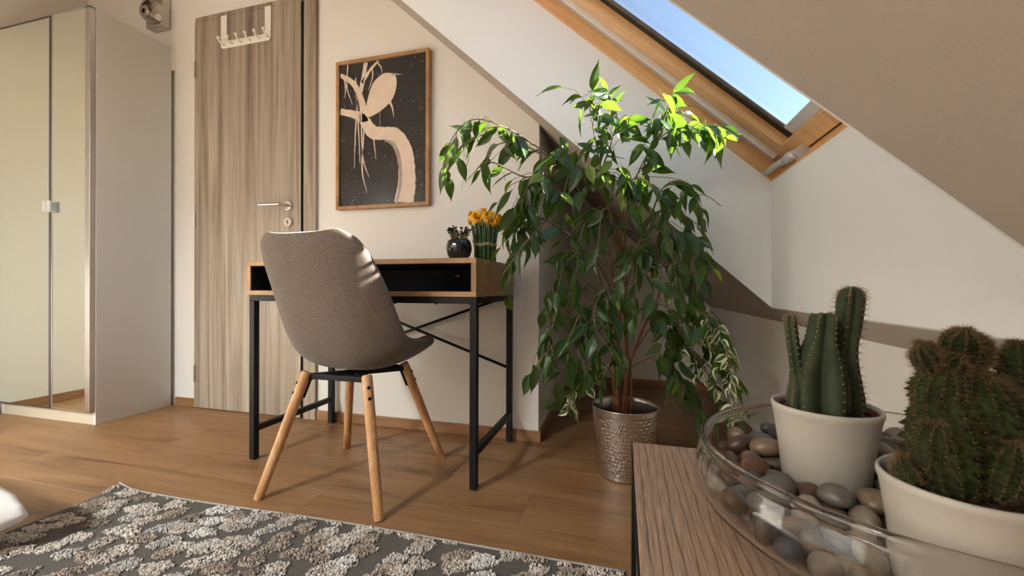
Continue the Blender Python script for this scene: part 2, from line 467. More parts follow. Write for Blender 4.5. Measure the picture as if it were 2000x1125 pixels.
# roof covering outside, round the window
rd = MB()
rbox(rd, -3.2, .50, YR - .15, YN - .051, .085, .11); rbox(rd, -3.2, .50, YC + .051, YB + .15, .085, .11)
rbox(rd, -3.2, SL - .061, YN - .051, YC + .051, .085, .11); rbox(rd, .061, .50, YN - .051, YC + .051, .085, .11)
rd.build('roof_deck', M['alu_dark'], ceiling)
WI = win1.matrix_world.inverted()
def lw_(p):
    q = WI @ Vector(p)
    return (q.x, q.y, q.z - .014)
hd = MB()
hd.tube([lw_(p) for p in ((.473, 1.572, 1.070), (.483, 1.513, 1.077), (.494, 1.462, 1.078))], [.0105, .0105, .0125], 14)
hd.tube([lw_(p) for p in ((.494, 1.466, 1.078), (.500, 1.440, 1.081), (.507, 1.412, 1.084))], [.0125, .0175, .014], 14)
hl = hd.build('sash_handle', M['rail'], win1, smooth=True, off=(0, 0, 0))
MB().box(-.028, .006, 1.395, 1.432, .026, .066).build('hinge_block', M['rail'], win1, bevel=.004, off=(0, 0, 0))
hh = MB(); hh.tube([lw_((.4724, 1.5728, 1.0697)), lw_((.4729, 1.5700, 1.0700))], .005, 12); hh.build('handle_bore', M['dark_hole'], win1, off=(0, 0, 0))

# ------------------------------------------------------------------ door
DX0, DX1, DZ = -2.291, -1.588, 2.126
dl = MB().box(DX0, DX1, D - .018, D - .001, .004, DZ)
door = struct(dl.build('door_1', M['door'], bevel=.0015))
MB().box(DX1 + .019, -1.495, D - .017, D - .0005, 0, 2.155).build('casing', M['door'], door, bevel=.003)
MB().box(DX0, DX1 + .0185, D - .016, D - .0005, DZ + .003, 2.155).build('casing', M['door'], door, bevel=.003)
MB().box(DX1 + .0035, DX1 + .0188, D - .006, D - .0005, 0, DZ).build('gap_shade_strip', M['rubber'], door)  # black strip stands for the shadow in the gap beside the leaf
MB().box(DX1 + .0002, DX1 + .003, D - .0175, D - .001, .004, DZ - .002).build('edge_band', M['alu'], door)
for z in (1.866, 1.040, .191):
    hg = MB().tube([(DX0 + .007, D - .022, z - .045), (DX0 + .007, D - .022, z - .002)], .0045, 10).tube([(DX0 + .007, D - .022, z + .002), (DX0 + .007, D - .022, z + .045)], .0045, 10)
    hg.build('hinge', M['brushed'], door, smooth=False)
yf = D - .018
h = MB()
def disc_y(mb, x, z, r, y0, y1, n=32, edge=.002):
    v = []; f = []
    for rr, yy in ((r, y1), (r, y0 + edge), (r - edge, y0)):
        for k in range(n):
            a = 2 * PI * k / n; v.append((x + rr * math.cos(a), yy, z + rr * math.sin(a)))
    for i in range(2):
        for k in range(n): f.append((i * n + k, i * n + (k + 1) % n, (i + 1) * n + (k + 1) % n, (i + 1) * n + k))
    f.append(tuple(range(2 * n, 3 * n)))
    return mb.add(v, f)
disc_y(h, -1.658, 1.085, .026, yf - .009, yf)
h.tube([(-1.658, yf - .008, 1.085), (-1.658, yf - .042, 1.085), (-1.668, yf - .052, 1.085), (-1.69, yf - .055, 1.086), (-1.790, yf - .055, 1.088)], [.0095, .0095, .0095, .0085, .0075], 14)
dh = h.build('door_handle', M['chrome'], door, smooth=True); smooth_by_angle(dh)
k_ = MB(); disc_y(k_, -1.658, 1.001, .026, yf - .009, yf)
ks = k_.build('key_escutcheon', M['chrome'], door, smooth=True); smooth_by_angle(ks)
kk = MB(); disc_y(kk, -1.658, 1.006, .0045, yf - .0098, yf - .008, 12, .0005); kk.box(-1.660, -1.656, yf - .0098, yf - .008, .990, 1.004)
kk.build('keyhole', M['dark_hole'], ks, off=(0, 0, 0))

# over-door hook rack
r0 = empty('hook_rack', (-1.93, yf - .003, 1.96), 'white over-door rack with six ball-tipped hooks on the wooden door', 'hook rack')
yb = yf - .0008
def rbar(x0, x1, z0, z1): return MB().box(x0, x1, yb - .004, yb, z0, z1)
# the bar dips between the two straps, with rounded lower corners
pts = [(-2.10, 1.975), (-2.098, 1.962), (-2.088, 1.952), (-1.780, 1.952), (-1.770, 1.962), (-1.768, 1.975), (-1.768, 2.0), (-1.81, 2.0), (-1.815, 1.990), (-2.055, 1.990), (-2.062, 2.0), (-2.10, 2.0)]
MB().prism(pts, 'y', yb - .004, yb).build('back_bar', M['white_paint'], r0, bevel=.001)
for x0 in (-2.100, -1.808):
    MB().box(x0, x0 + .040, yb - .004, yb, 2.0, DZ + .004).box(x0, x0 + .040, yb, D - .002, DZ + .0003, DZ + .0025).build('strap', M['white_paint'], r0, bevel=.0008)
for k in range(6):
    x = -2.078 + .0592 * k
    hk = MB().tube([(x, yb - .003, 1.968), (x, yb - .020, 1.968), (x, yb - .032, 1.976), (x, yb - .036, 1.988)], .004, 8).ball((x, yb - .036, 1.992), .009, 12, 8)
    hk.build('hook', M['white_paint'], r0, smooth=True)

# ------------------------------------------------------------------ wardrobe
W0, W1, WY, WH = -3.163, -2.457, 1.398, 2.012
wd = empty('wardrobe', ((W0 + W1) / 2, 1.57, 0), 'tall white wardrobe with two mirrored doors standing against the left wall', 'wardrobe')
MB().box(W1 - .018, W1, WY, D - .020, 0, WH).build('side_panel', M['white_board'], wd, bevel=.0012)
MB().box(W0, W0 + .018, WY, D - .020, 0, WH).build('side_panel', M['white_board'], wd, bevel=.0012)
MB().box(W0 + .018, W1 - .018, WY, D - .02, WH - .018, WH).build('top_panel', M['white_board'], wd)
MB().box(W0 + .018, W1 - .018, WY + .02, D - .02, .062, .08).build('bottom_panel', M['white_board'], wd)
MB().box(W0 + .018, W1 - .018, D - .012, D - .008, .06, WH - .02).build('back_panel', M['white_board'], wd)
MB().box(W0 + .0005, W1 - .0185, WY + .001, WY + .017, 0, .062).build('plinth', M['plinth'], wd)
MB().box(W1 - .03, W1 + .0001, D - .0198, D - .0005, 1.89, 2.005).build('wall_spacer', M['white_paint'], wd)
YD = WY - .002
def mirror_door(x0, x1, stile_r, handle_side):
    d = MB().box(x0 + .001, x1 - .001, YD - .016, YD, .071, WH - .009).build('door', M['white_board'], wd)
    fr = MB()
    fr.box(x0, x0 + .004, YD - .021, YD - .0005, .066, WH - .001)
    fr.box(x1 - stile_r, x1, YD - .021, YD - .0005, .066, WH - .001)
    fr.box(x0, x1, YD - .021, YD - .0005, WH - .008, WH - .001)
    fr.box(x0, x1, YD - .021, YD - .0005, .064, .070)
    fr.build('door_frame', M['alu'] if handle_side < 0 else M['alu_dark'], d, off=origin_of(wd), bevel=.001)  # left frame darkened: the dark gap between the doors is put into its colour
    MB().box(x0 + .0042, x1 - stile_r - .0003, YD - .0185, YD - .0163, .0702, WH - .0082).build('mirror', M['mirror'], d, off=origin_of(wd))
    return d
d1 = mirror_door(W0 + .002, -2.737, .013, 1)
d2 = mirror_door(-2.732, -2.459, .034, -1)
def handle(x0, x1, d):
    MB().box(x0, x1, YD - .040, YD - .034, 1.035, 1.090).box(x0 + (.0 if d is d2 else .016), x0 + (.010 if d is d2 else .026), YD - .036, YD - .018, 1.037, 1.088).build('handle', M['rail'], d, off=origin_of(wd), bevel=.002)
handle(-2.762, -2.736, d1)
handle(-2.733, -2.707, d2)

# brushed fitting on the wall above the wardrobe
wf = empty('wall_fitting', (-2.55, D, 2.20), 'brushed metal wall fitting with a round dial and short chrome stub above the wardrobe', 'wall fitting')
MB().box(-2.613, -2.491, D - .050, D - .0005, 2.130, 2.36).build('back_box', M['brushed'], wf, bevel=.006)
def ring_y(mb, x, z, prof, n=40):
    v = []; f = []
    for r, y in prof:
        for k in range(n):
            a = 2 * PI * k / n; v.append((x + r * math.cos(a), y, z + r * math.sin(a)))
    for i in range(len(prof) - 1):
        for k in range(n): f.append((i * n + k, i * n + (k + 1) % n, (i + 1) * n + (k + 1) % n, (i + 1) * n + k))
    return mb.add(v, f)
q = MB(); ring_y(q, -2.540, 2.205, [(.060, D - .049), (.063, D - .080), (.058, D - .090), (.042, D - .092), (.040, D - .064), (.001, D - .064)])
o = q.build('dial', M['brushed'], wf, smooth=True); smooth_by_angle(o)
q = MB(); ring_y(q, -2.546, 2.184, [(.034, D - .064), (.034, D - .100), (.030, D - .104), (.013, D - .104), (.011, D - .086), (.0005, D - .086)])
o = q.build('knob', M['chrome'], wf, smooth=True); smooth_by_angle(o)
q = MB(); q.tube([(-2.520, D - .082, 2.172), (-2.468, D - .082, 2.148)], .017, 20)
o = q.build('stub', M['chrome'], wf, smooth=True); smooth_by_angle(o)
q = MB(); ring_y(q, -2.546, 2.184, [(.0105, D - .088), (.0005, D - .088)])
q.build('knob_bore', M['dark_hole'], wf)

# ------------------------------------------------------------------ framed print (a plain generic design)
FX0, FX1, FZ0, FZ1 = -1.367, -0.866, 1.049, 1.7745
pic = empty('framed_print', ((FX0 + FX1) / 2, D, (FZ0 + FZ1) / 2), 'oak framed dark print of a pale tree and bird, hanging beside the door', 'picture')
fw, fy0, fy1 = .0165, D - .030, D - .001
MB().prism([(FX0, FZ0), (FX1, FZ0), (FX1 - fw, FZ0 + fw), (FX0 + fw, FZ0 + fw)], 'y', fy0, fy1).build('frame_rail', M['frame_wood'], pic, bevel=.001)
MB().prism([(FX0, FZ1), (FX0 + fw, FZ1 - fw), (FX1 - fw, FZ1 - fw), (FX1, FZ1)], 'y', fy0, fy1).build('frame_rail', M['frame_wood'], pic, bevel=.001)
MB().prism([(FX0, FZ0), (FX0 + fw, FZ0 + fw), (FX0 + fw, FZ1 - fw), (FX0, FZ1)], 'y', fy0, fy1).build('frame_stile', M['frame_wood'], pic, bevel=.001)
MB().prism([(FX1, FZ0), (FX1, FZ1), (FX1 - fw, FZ1 - fw), (FX1 - fw, FZ0 + fw)], 'y', fy0, fy1).build('frame_stile', M['frame_wood'], pic, bevel=.001)
ya = D - .0195
ix0, ix1, iz0, iz1 = FX0 + fw, FX1 - fw, FZ0 + fw, FZ1 - fw
M['print_dark'] = plain('print_dark', (0.020, 0.015, 0.013), rough=0.75, noise=0.25, nscale=30)
M['print_pale'] = plain('print_pale', (0.80, 0.64, 0.50), rough=0.8, noise=0.06, nscale=25)
M['print_shade'] = plain('print_shade', (0.42, 0.32, 0.25), rough=0.8, noise=0.2, nscale=40)
MB().box(ix0 - .003, ix1 + .003, ya, ya + .004, iz0 - .003, iz1 + .003).build('print_sheet', M['print_dark'], pic)
def spline(pts, n=8):
    P = [np.array(p, float) for p in pts]
    P = [2 * P[0] - P[1]] + P + [2 * P[-1] - P[-2]]
    out = []
    for i in range(1, len(P) - 2):
        for k in range(n):
            t = k / n
            out.append(.5 * ((2 * P[i]) + (-P[i - 1] + P[i + 1]) * t + (2 * P[i - 1] - 5 * P[i] + 4 * P[i + 1] - P[i + 2]) * t * t + (-P[i - 1] + 3 * P[i] - 3 * P[i + 1] + P[i + 2]) * t ** 3))
    out.append(P[-2])
    return out
art = MB()
def ribbon(pts, wid, lift, mi, jag=0.0, n=8):
    c = spline([(p[0], p[1], w) for p, w in zip(pts, wid)], n)
    rr = random.Random(len(pts) * 7 + int(abs(pts[0][0]) * 1000))
    v = []; f = []
    for i, p in enumerate(c):
        t = c[min(i + 1, len(c) - 1)][:2] - c[max(i - 1, 0)][:2]
        t = t / (np.linalg.norm(t) + 1e-9); nn = np.array([-t[1], t[0]])
        for sg in (-1, 1):
            q_ = p[:2] + nn * sg * (abs(p[2]) + rr.uniform(-jag, jag))
            v.append((min(max(q_[0], ix0), ix1), ya - lift, min(max(q_[1], iz0), iz1)))
    for i in range(len(c) - 1): f.append((2 * i, 2 * i + 2, 2 * i + 3, 2 * i + 1))
    art.add(v, f, mi)
# pale trunk rising from the lower edge and arching left, limbs, hanging twigs
ribbon([(-1.000, iz0), (-.985, 1.15), (-.985, 1.24), (-1.005, 1.33), (-1.05, 1.39), (-1.11, 1.405), (-1.165, 1.415), (-1.205, 1.465), (-1.25, 1.505), (ix0, 1.535)],
       [.052, .046, .043, .040, .036, .030, .032, .027, .020, .015], .0004, 0, .002)
ribbon([(-1.038, iz0), (-1.018, 1.15), (-1.018, 1.24), (-1.034, 1.31), (-1.06, 1.352), (-1.11, 1.377)], [.006, .008, .009, .010, .009, .002], .0006, 1)
ribbon([(-1.215, 1.470), (-1.222, 1.548), (-1.245, 1.611), (-1.280, 1.668), (ix0, 1.715)], [.024, .018, .014, .013, .010], .0004, 0, .001)
ribbon([(-1.240, 1.605), (-1.224, 1.669), (-1.205, iz1)], [.012, .010, .011], .0005, 0, .001)
ribbon([(-1.226, 1.660), (-1.180, 1.718), (-1.135, iz1 - .002)], [.009, .007, .005], .0005, 0, .001)
for tw in ([(-1.306, iz1), (-1.310, 1.65), (-1.280, 1.56)], [(-1.250, 1.62), (-1.262, 1.42), (-1.268, 1.25)], [(-1.232, 1.53), (-1.220, 1.30), (-1.185, 1.20)],
           [(-1.214, 1.44), (-1.224, 1.24), (-1.196, 1.125)], [(-1.262, 1.69), (-1.244, 1.42), (-1.236, 1.27)], [(-1.160, 1.41), (-1.158, 1.36), (-1.148, 1.285)],
           [(-1.20, 1.75), (-1.215, 1.66), (-1.24, 1.56)], [(-1.33, 1.71), (-1.318, 1.64), (-1.325, 1.60)], [(-1.145, 1.75), (-1.122, 1.722), (-1.118, 1.69)], [(-1.17, 1.73), (-1.168, 1.68), (-1.19, 1.62)]):
    ribbon(tw, [.0035, .0032, .0012], .0008, 0, .0008)
# a simple rounded bird sitting on the trunk
def blob(pts, lift, mi, n=6):
    c = spline(pts + [pts[0]], n)[:-1]
    art.add([(p[0], ya - lift, p[1]) for p in c], [tuple(range(len(c)))], mi)
blob([(-1.075, 1.690), (-1.045, 1.672), (-1.038, 1.625), (-1.062, 1.560), (-1.120, 1.515), (-1.185, 1.490), (-1.205, 1.505), (-1.195, 1.575), (-1.165, 1.650), (-1.115, 1.688)], .0011, 0)
ribbon([(-1.062, 1.680), (-1.03, 1.676), (-1.004, 1.672)], [.006, .003, .0006], .0013, 1)
ribbon([(-1.078, 1.560), (-1.060, 1.52), (-1.052, 1.475)], [.007, .004, .001], .0009, 0)
ribbon([(-1.128, 1.525), (-1.127, 1.47), (-1.128, 1.425)], [.002, .0016, .0016], .0010, 1)
rr = random.Random(5)
for k in range(210):
    x, z = rr.uniform(ix0 + .01, ix1 - .01), rr.uniform(iz0 + .01, iz1 - .01)
    r = rr.choice((.0007, .0010, .0012, .0016, .0022))
    art.add([(x + r * math.cos(a), ya - .0003, z + r * math.sin(a)) for a in (0, 1.05, 2.1, 3.14, 4.2, 5.24)], [(0, 1, 2, 3, 4, 5)], 0)
art.build('print_design', [M['print_pale'], M['print_shade']], pic)
MB().box(ix0, ix1, D - .0245, D - .0225, iz0, iz1).build('glazing', M['picture_glass'], pic)

# ------------------------------------------------------------------ desk
TX0, TX1, TY0, TY1 = -1.4045, -0.4645, 1.2713, 1.742
dk = empty('desk', ((TX0 + TX1) / 2, 1.50, 0), 'narrow oak and black writing desk with open shelf and steel X-braced frame', 'desk')
tt = .0175
MB().box(TX0, TX1, TY0, TY1, .7505, .768).build('desk_top', M['desk'], dk, bevel=.0008)
MB().box(TX0, TX1, TY0, TY1, .6385, .6555).build('shelf_board', M['desk'], dk, bevel=.0008)
MB().box(TX0, TX0 + tt, TY0, TY1, .6557, .7503).build('side_board', M['desk_side'], dk, bevel=.0006)
MB().box(TX1 - tt, TX1, TY0, TY1, .6557, .7503).build('side_board', M['desk_side'], dk, bevel=.0006)
lin = MB()
lin.box(TX0 + tt, TX1 - tt, TY1 - .02, TY1 - .012, .6557, .7503)
lin.box(TX0 + tt + .0001, TX0 + tt + .003, TY0 + .003, TY1 - .02, .6557, .7503)
lin.box(TX1 - tt - .003, TX1 - tt - .0001, TY0 + .003, TY1 - .02, .6557, .7503)
lin.box(TX0 + tt, TX1 - tt, TY0 + .003, TY1 - .02, .7485, .7503)
lin.box(TX0 + tt, TX1 - tt, TY0 + .003, TY1 - .02, .6557, .6575)
lin.build('black_lining', M['black_board'], dk)
rg = MB(); ring_y(rg, -.717, .722, [(.0075, TY1 - .0205), (.0075, TY1 - .0235), (.0045, TY1 - .0235), (.004, TY1 - .021), (.0005, TY1 - .021)], 20)
rg.build('cable_grommet', M['chrome'], dk, smooth=True)
lw = .024
fx0, fx1, fy0_, fy1_ = TX0 + .008, TX1 - .0, TY0 + .004, TY1 - .002
legs = [(fx0, fy0_), (fx1 - lw, fy0_), (fx0, fy1_ - lw), (fx1 - lw, fy1_ - lw)]
for x, y in legs:
    MB().box(x, x + lw, y, y + lw, 0.003, .6155).build('leg', M['steel_black'], dk, bevel=.0015)
MB().box(fx0, fx1, fy0_, fy0_ + lw, .6157, .6383).build('top_rail', M['steel_black'], dk, bevel=.0012)
MB().box(fx0, fx1, fy1_ - lw, fy1_, .6157, .6383).build('top_rail', M['steel_black'], dk, bevel=.0012)
for x in (fx0, fx1 - lw):
    MB().box(x, x + lw, fy0_ + lw, fy1_ - lw, .6157, .6383).build('top_rail', M['steel_black'], dk, bevel=.0012)
    MB().box(x + .002, x + lw - .002, fy0_ + lw, fy1_ - lw, .108, .130).build('stretcher', M['steel_black'], dk, bevel=.0012)
ybr = fy1_ - lw / 2
for (a, b_, yy) in (((fx0 + lw, .640), (fx1 - lw, .325), ybr - .004), ((fx0 + lw, .325), (fx1 - lw, .632), ybr + .005)):
    MB().tube([(a[0], yy, min(a[1], .632)), (b_[0], yy, b_[1])], .0062, 10).build('cross_brace', M['steel_black'], dk, smooth=True)
for x in (-.62, -.78): MB().tube([(x, TY0 + .03, .612), (x, TY0 + .03, .6157)], .006, 10).build('screw_head', M['steel_black'], dk)

# ------------------------------------------------------------------ chair
def fabric():
    m, nt, b = new_mat('melange_fabric')
    N, L = nt.nodes, nt.links
    tc = N.new('ShaderNodeTexCoord')
    mp = N.new('ShaderNodeMapping'); mp.inputs['Scale'].default_value = (190, 190, 620)
    n1 = N.new('ShaderNodeTexNoise'); n1.inputs['Scale'].default_value = 1; n1.inputs['Detail'].default_value = 3
    L.new(tc.outputs['Object'], mp.inputs['Vector']); L.new(mp.outputs['Vector'], n1.inputs['Vector'])
    mp2 = N.new('ShaderNodeMapping'); mp2.inputs['Scale'].default_value = (560, 560, 170)
    n2 = N.new('ShaderNodeTexNoise'); n2.inputs['Scale'].default_value = 1; n2.inputs['Detail'].default_value = 3
    L.new(tc.outputs['Object'], mp2.inputs['Vector']); L.new(mp2.outputs['Vector'], n2.inputs['Vector'])
    ad = N.new('ShaderNodeMath'); ad.operation = 'ADD'
    L.new(n1.outputs['Fac'], ad.inputs[0]); L.new(n2.outputs['Fac'], ad.inputs[1])
    r = N.new('ShaderNodeValToRGB'); e = r.color_ramp.elements
    e[0].position = .76; e[0].color = (.058, .045, .036, 1)
    e[1].position = 1.24; e[1].color = (.27, .215, .178, 1)
    q_ = e.new(1.0); q_.color = (.130, .101, .082, 1)
    dv = N.new('ShaderNodeMath'); dv.operation = 'MULTIPLY'; dv.inputs[1].default_value = .5
    L.new(ad.outputs[0], dv.inputs[0])
    for el in e: el.position = min(1, el.position * .5)
    L.new(dv.outputs[0], r.inputs['Fac']); L.new(r.outputs['Color'], b.inputs['Base Color'])
    b.inputs['Roughness'].default_value = .9
    b.inputs['Specular IOR Level'].default_value = .15
    b.inputs['Sheen Weight'].default_value = .2
    b.inputs['Sheen Roughness'].default_value = .4
    bp = N.new('ShaderNodeBump'); bp.inputs['Strength'].default_value = .5; bp.inputs['Distance'].default_value = .001
    L.new(ad.outputs[0], bp.inputs['Height']); L.new(bp.outputs['Normal'], b.inputs['Normal'])
    return m
M['fabric'] = fabric()
CX, CY = -0.902, 1.262
ch = empty('shell_chair', (CX, CY, 0), 'grey-brown fabric shell chair on four splayed beech legs, pushed up to the desk', 'chair')
prof = [(-.243, .834, .128, .020), (-.238, .812, .176, .028), (-.222, .755, .205, .045), (-.196, .67, .222, .066), (-.170, .58, .231, .084), (-.142, .495, .236, .098),
        (-.098, .428, .238, .104), (-.024, .402, .238, .100), (.066, .402, .236, .086), (.140, .418, .228, .066), (.195, .438, .208, .046), (.220, .446, .165, .030)]
cl = spline(prof, 3)
NS = 17
v = []; f = []
for i, p in enumerate(cl):
    t = cl[min(i + 1, len(cl) - 1)][:2] - cl[max(i - 1, 0)][:2]
    t = t / np.linalg.norm(t); nn = np.array([-t[1], t[0]])     # toward the sitter
    if nn[0] < 0 and nn[1] < 0: nn = -nn
    for k in range(NS):
        s_ = 2 * k / (NS - 1) - 1
        bend = p[3] * abs(s_) ** 3.1
        v.append((CX + s_ * p[2], CY + p[0] + nn[0] * bend, p[1] + nn[1] * bend))
for i in range(len(cl) - 1):
    for k in range(NS - 1): f.append((i * NS + k, i * NS + k + 1, (i + 1) * NS + k + 1, (i + 1) * NS + k))
ya_ = math.radians(-4.5)        # the shell stands turned a little on its frame
v = [(CX - .010 + (x - CX) * math.cos(ya_) - (y - CY) * math.sin(ya_), CY + (x - CX) * math.sin(ya_) + (y - CY) * math.cos(ya_), z) for x, y, z in v]
sh = MB().add(v, f).build('seat_shell', M['fabric'], ch, smooth=True)
so = sh.modifiers.new('thick', 'SOLIDIFY'); so.thickness = .036; so.offset = 0
ss = sh.modifiers.new('soft', 'SUBSURF'); ss.levels = 2; ss.render_levels = 2
# black mounting frame
fr = MB()
tops = [(-.112, -.112), (.112, -.112), (-.112, .112), (.112, .112)]
feet = [(-1.109, 1.046), (-.674, 1.042), (-1.106, 1.476), (-.686, 1.490)]
for a, b_ in ((0, 3), (1, 2)):
    A = Vector((CX + tops[a][0], CY + tops[a][1], .362)); B = Vector((CX + tops[b_][0], CY + tops[b_][1], .362))
    dr = (B - A).normalized(); sd = Vector((-dr.y, dr.x, 0)) * .014
    fr.add([A - sd, B - sd, B + sd, A + sd, A - sd + Vector((0, 0, .018)), B - sd + Vector((0, 0, .018)), B + sd + Vector((0, 0, .018)), A + sd + Vector((0, 0, .018))],
           [(3, 2, 1, 0), (4, 5, 6, 7), (0, 1, 5, 4), (1, 2, 6, 5), (2, 3, 7, 6), (3, 0, 4, 7)])
fr.box(CX - .10, CX + .10, CY - .115, CY - .09, .364, .382).box(CX - .10, CX + .10, CY + .09, CY + .115, .364, .382)
fr.build('mounting_frame', M['steel_black'], ch, bevel=.002)
for k in range(4):
    top = Vector((CX + tops[k][0] * 1.02, CY + tops[k][1] * 1.02, .388)); ft = Vector((feet[k][0], feet[k][1], .0)); 
    pts = [ft + (top - ft) * t for t in (0, .01, .3, .6, .9, .985, 1.0)]
    lg = MB().tube(pts, [.0125, .0140, .0150, .0162, .0170, .0168, .0150], 20).build('leg', M['leg_wood'], ch, smooth=True)
    smooth_by_angle(lg, 50)
    zmin = min(q_.co.z for q_ in lg.data.vertices)
    for q_ in lg.data.vertices:
        if q_.co.z < .002: q_.co.z = .0005
    out = Vector((tops[k][0], tops[k][1], 0)).normalized()
    dirn = (top - ft).normalized(); nrm = (out - dirn * out.dot(dirn)).normalized()
    for t in (.90, .82):
        c_ = ft + (top - ft) * t
        MB().tube([c_ + nrm * .013, c_ + nrm * .0185, c_ + nrm * .0195], [.0058, .0058, .004], 12).build('bolt', M['steel_black'], lg, off=origin_of(ch))
    a_ = ft + (top - ft) * .80 - nrm * .0175; b2 = ft + (top - ft) * 1.0 - nrm * .0175
    MB().tube([a_, b2], .006, 4, twist=PI / 4).build('leg_bracket', M['steel_black'], lg, off=origin_of(ch))

# ------------------------------------------------------------------ things on the desk
vz = empty('black_vase', (-.578, 1.40, .768), 'small glossy black pot with dark flowering sprigs on the desk', 'vase')
bo = MB(); vv = []
n = 48; pr = [(.001, 0), (.026, 0), (.030, .002), (.040, .018), (.0455, .038), (.0445, .056), (.040, .070), (.036, .0745), (.032, .0735), (.034, .066), (.034, .058), (.001, .058)]
for i, (r, z) in enumerate(pr):
    for k in range(n):
        a = 2 * PI * k / n
        rr_ = r * (1 + (.035 * (abs(math.sin(4 * a)) - .5) if 2 < i < 8 else 0))
        vv.append((-.578 + rr_ * math.cos(a), 1.40 + rr_ * math.sin(a), .7683 + z))
ff = [(i * n + k, i * n + (k + 1) % n, (i + 1) * n + (k + 1) % n, (i + 1) * n + k) for i in range(len(pr) - 1) for k in range(n)]
bo.add(vv, ff).build('pot', M['black_glaze'], vz, smooth=True)
M['sprig_stem'] = plain('sprig_stem', (.15, .14, .055), rough=.7, noise=.2)
M['sprig_bud'] = plain('sprig_bud', (.032, .014, .016), rough=.6, noise=.4)
rr = random.Random(11)
for k in range(30):
    a = rr.uniform(0, 2 * PI); r0_ = rr.uniform(.004, .026); lean = rr.uniform(.2, 1.15)
    b0 = Vector((-.578 + r0_ * math.cos(a), 1.40 + r0_ * math.sin(a), .826))
    hgt = rr.uniform(.038, .060)
    tp = b0 + Vector((math.cos(a) * .024 * lean, math.sin(a) * .024 * lean, hgt))
    sp = MB().tube([b0, (b0 + tp) / 2 + Vector((0, 0, .003)), tp], [.0013, .0011, .0009], 5)
    for j in range(6):
        t = .35 + .6 * j / 6; c_ = b0 + (tp - b0) * t; an = j * 2.4
        sp.ball(c_ + Vector((math.cos(an), math.sin(an), 0)) * .0035, .0024, 5, 4, 0, (1, 1, 1.5))
    for j in range(4):
        sp.ball(tp + Vector((rr.uniform(-.006, .006), rr.uniform(-.006, .006), rr.uniform(-.003, .003))), .0042, 6, 4, 1, (1.2, 1.2, .6))
    sp.build('sprig', [M['sprig_stem'], M['sprig_bud']], vz)

tl = empty('flower_bunch', (-.503, 1.476, .768), 'raffia-tied bunch of yellow flowers on green stems at the right end of the desk', 'flowers')
M['stem'] = plain('green_stem', (.060, .125, .040), rough=.5, noise=.35, nscale=30)
M['petal'] = plain('yellow_petal', (.85, .43, .018), rough=.55, noise=.2, nscale=60)
M['raffia'] = plain('raffia', (.52, .36, .17), rough=.7, noise=.25, nscale=120)
rr = random.Random(21)
tx, ty = -.503, 1.476
k = 0
for ring, cnt in ((.038, 30), (.027, 16), (.014, 8)):
    for j in range(cnt):
        a = 2 * PI * j / cnt + rr.uniform(-.06, .06)
        fl = rr.uniform(1.18, 1.55)
        b0 = Vector((tx + ring * math.cos(a), ty + ring * math.sin(a), .7684)); m_ = b0 + Vector((0, 0, .062))
        tp = Vector((tx + ring * fl * math.cos(a), ty + ring * fl * math.sin(a), rr.uniform(.90, .935)))
        MB().tube([b0, m_, m_ + (tp - m_) * .5 + Vector((0, 0, .003)), tp], [.0034, .0034, .0034, .0018], 6).build('stem', M['stem'], tl, smooth=True)
rf = MB()
for z in (.826, .832):
    rf.tube([(tx + .0425 * math.cos(2 * PI * q_ / 32), ty + .0425 * math.sin(2 * PI * q_ / 32), z + .002 * math.sin(q_)) for q_ in range(33)], .0020, 6)
rf.tube([(tx - .034, ty - .027, .830), (tx - .040, ty - .032, .846), (tx - .033, ty - .036, .850), (tx - .030, ty - .030, .834)], .0018, 6)
rf.build('raffia_tie', M['raffia'], tl, smooth=True)
def flower(c, axis):
    axis = Vector(axis).normalized()
    q_ = axis.to_track_quat('Z', 'Y').to_matrix()
    fm = MB()
    for k in range(6):
        a = PI / 3 * k; vv = []
        for t, w, z in ((.004, .003, .0), (.012, .0095, .004), (.021, .010, .003), (.029, .0055, -.002), (.034, .0005, -.006)):
            for sx in (-1, 0, 1):
                p = Vector((t, sx * w, z + (.0025 if sx == 0 else 0)))
                p = Matrix.Rotation(a, 3, 'Z') @ p
                vv.append(Vector(c) + q_ @ p)
        fm.add(vv, [(i * 3 + j, i * 3 + j + 1, (i + 1) * 3 + j + 1, (i + 1) * 3 + j) for i in range(4) for j in range(2)])
    pr_ = [(.003, 0), (.0075, .006), (.009, .014), (.0115, .020)]
    vv = [Vector(c) + q_ @ Vector((r * math.cos(2 * PI * k / 14) * (1 + .08 * (k % 2) * (i == 3)), r * math.sin(2 * PI * k / 14), z)) for i, (r, z) in enumerate(pr_) for k in range(14)]
    fm.add(vv, [(i * 14 + k, i * 14 + (k + 1) % 14, (i + 1) * 14 + (k + 1) % 14, (i + 1) * 14 + k) for i in range(3) for k in range(14)])
    return fm.build('flower', M['petal'], tl, smooth=True)
for c, ax in (((-.545, 1.435, .938), (-.7, -.6, .5)), ((-.528, 1.42, .928), (.2, -1, .25)), ((-.551, 1.45, .920), (-1, -.3, -.1)), ((-.505, 1.44, .945), (0, -.5, 1)), ((-.487, 1.425, .928), (.4, -.9, .4)),
              ((-.458, 1.44, .925), (1, -.5, .2)), ((-.472, 1.43, .915), (.5, -1, -.2)), ((-.495, 1.48, .940), (.3, .5, 1)), ((-.535, 1.48, .940), (-.5, .4, 1))):
    flower((c[0] + .003, c[1] + .021, c[2]), ax)

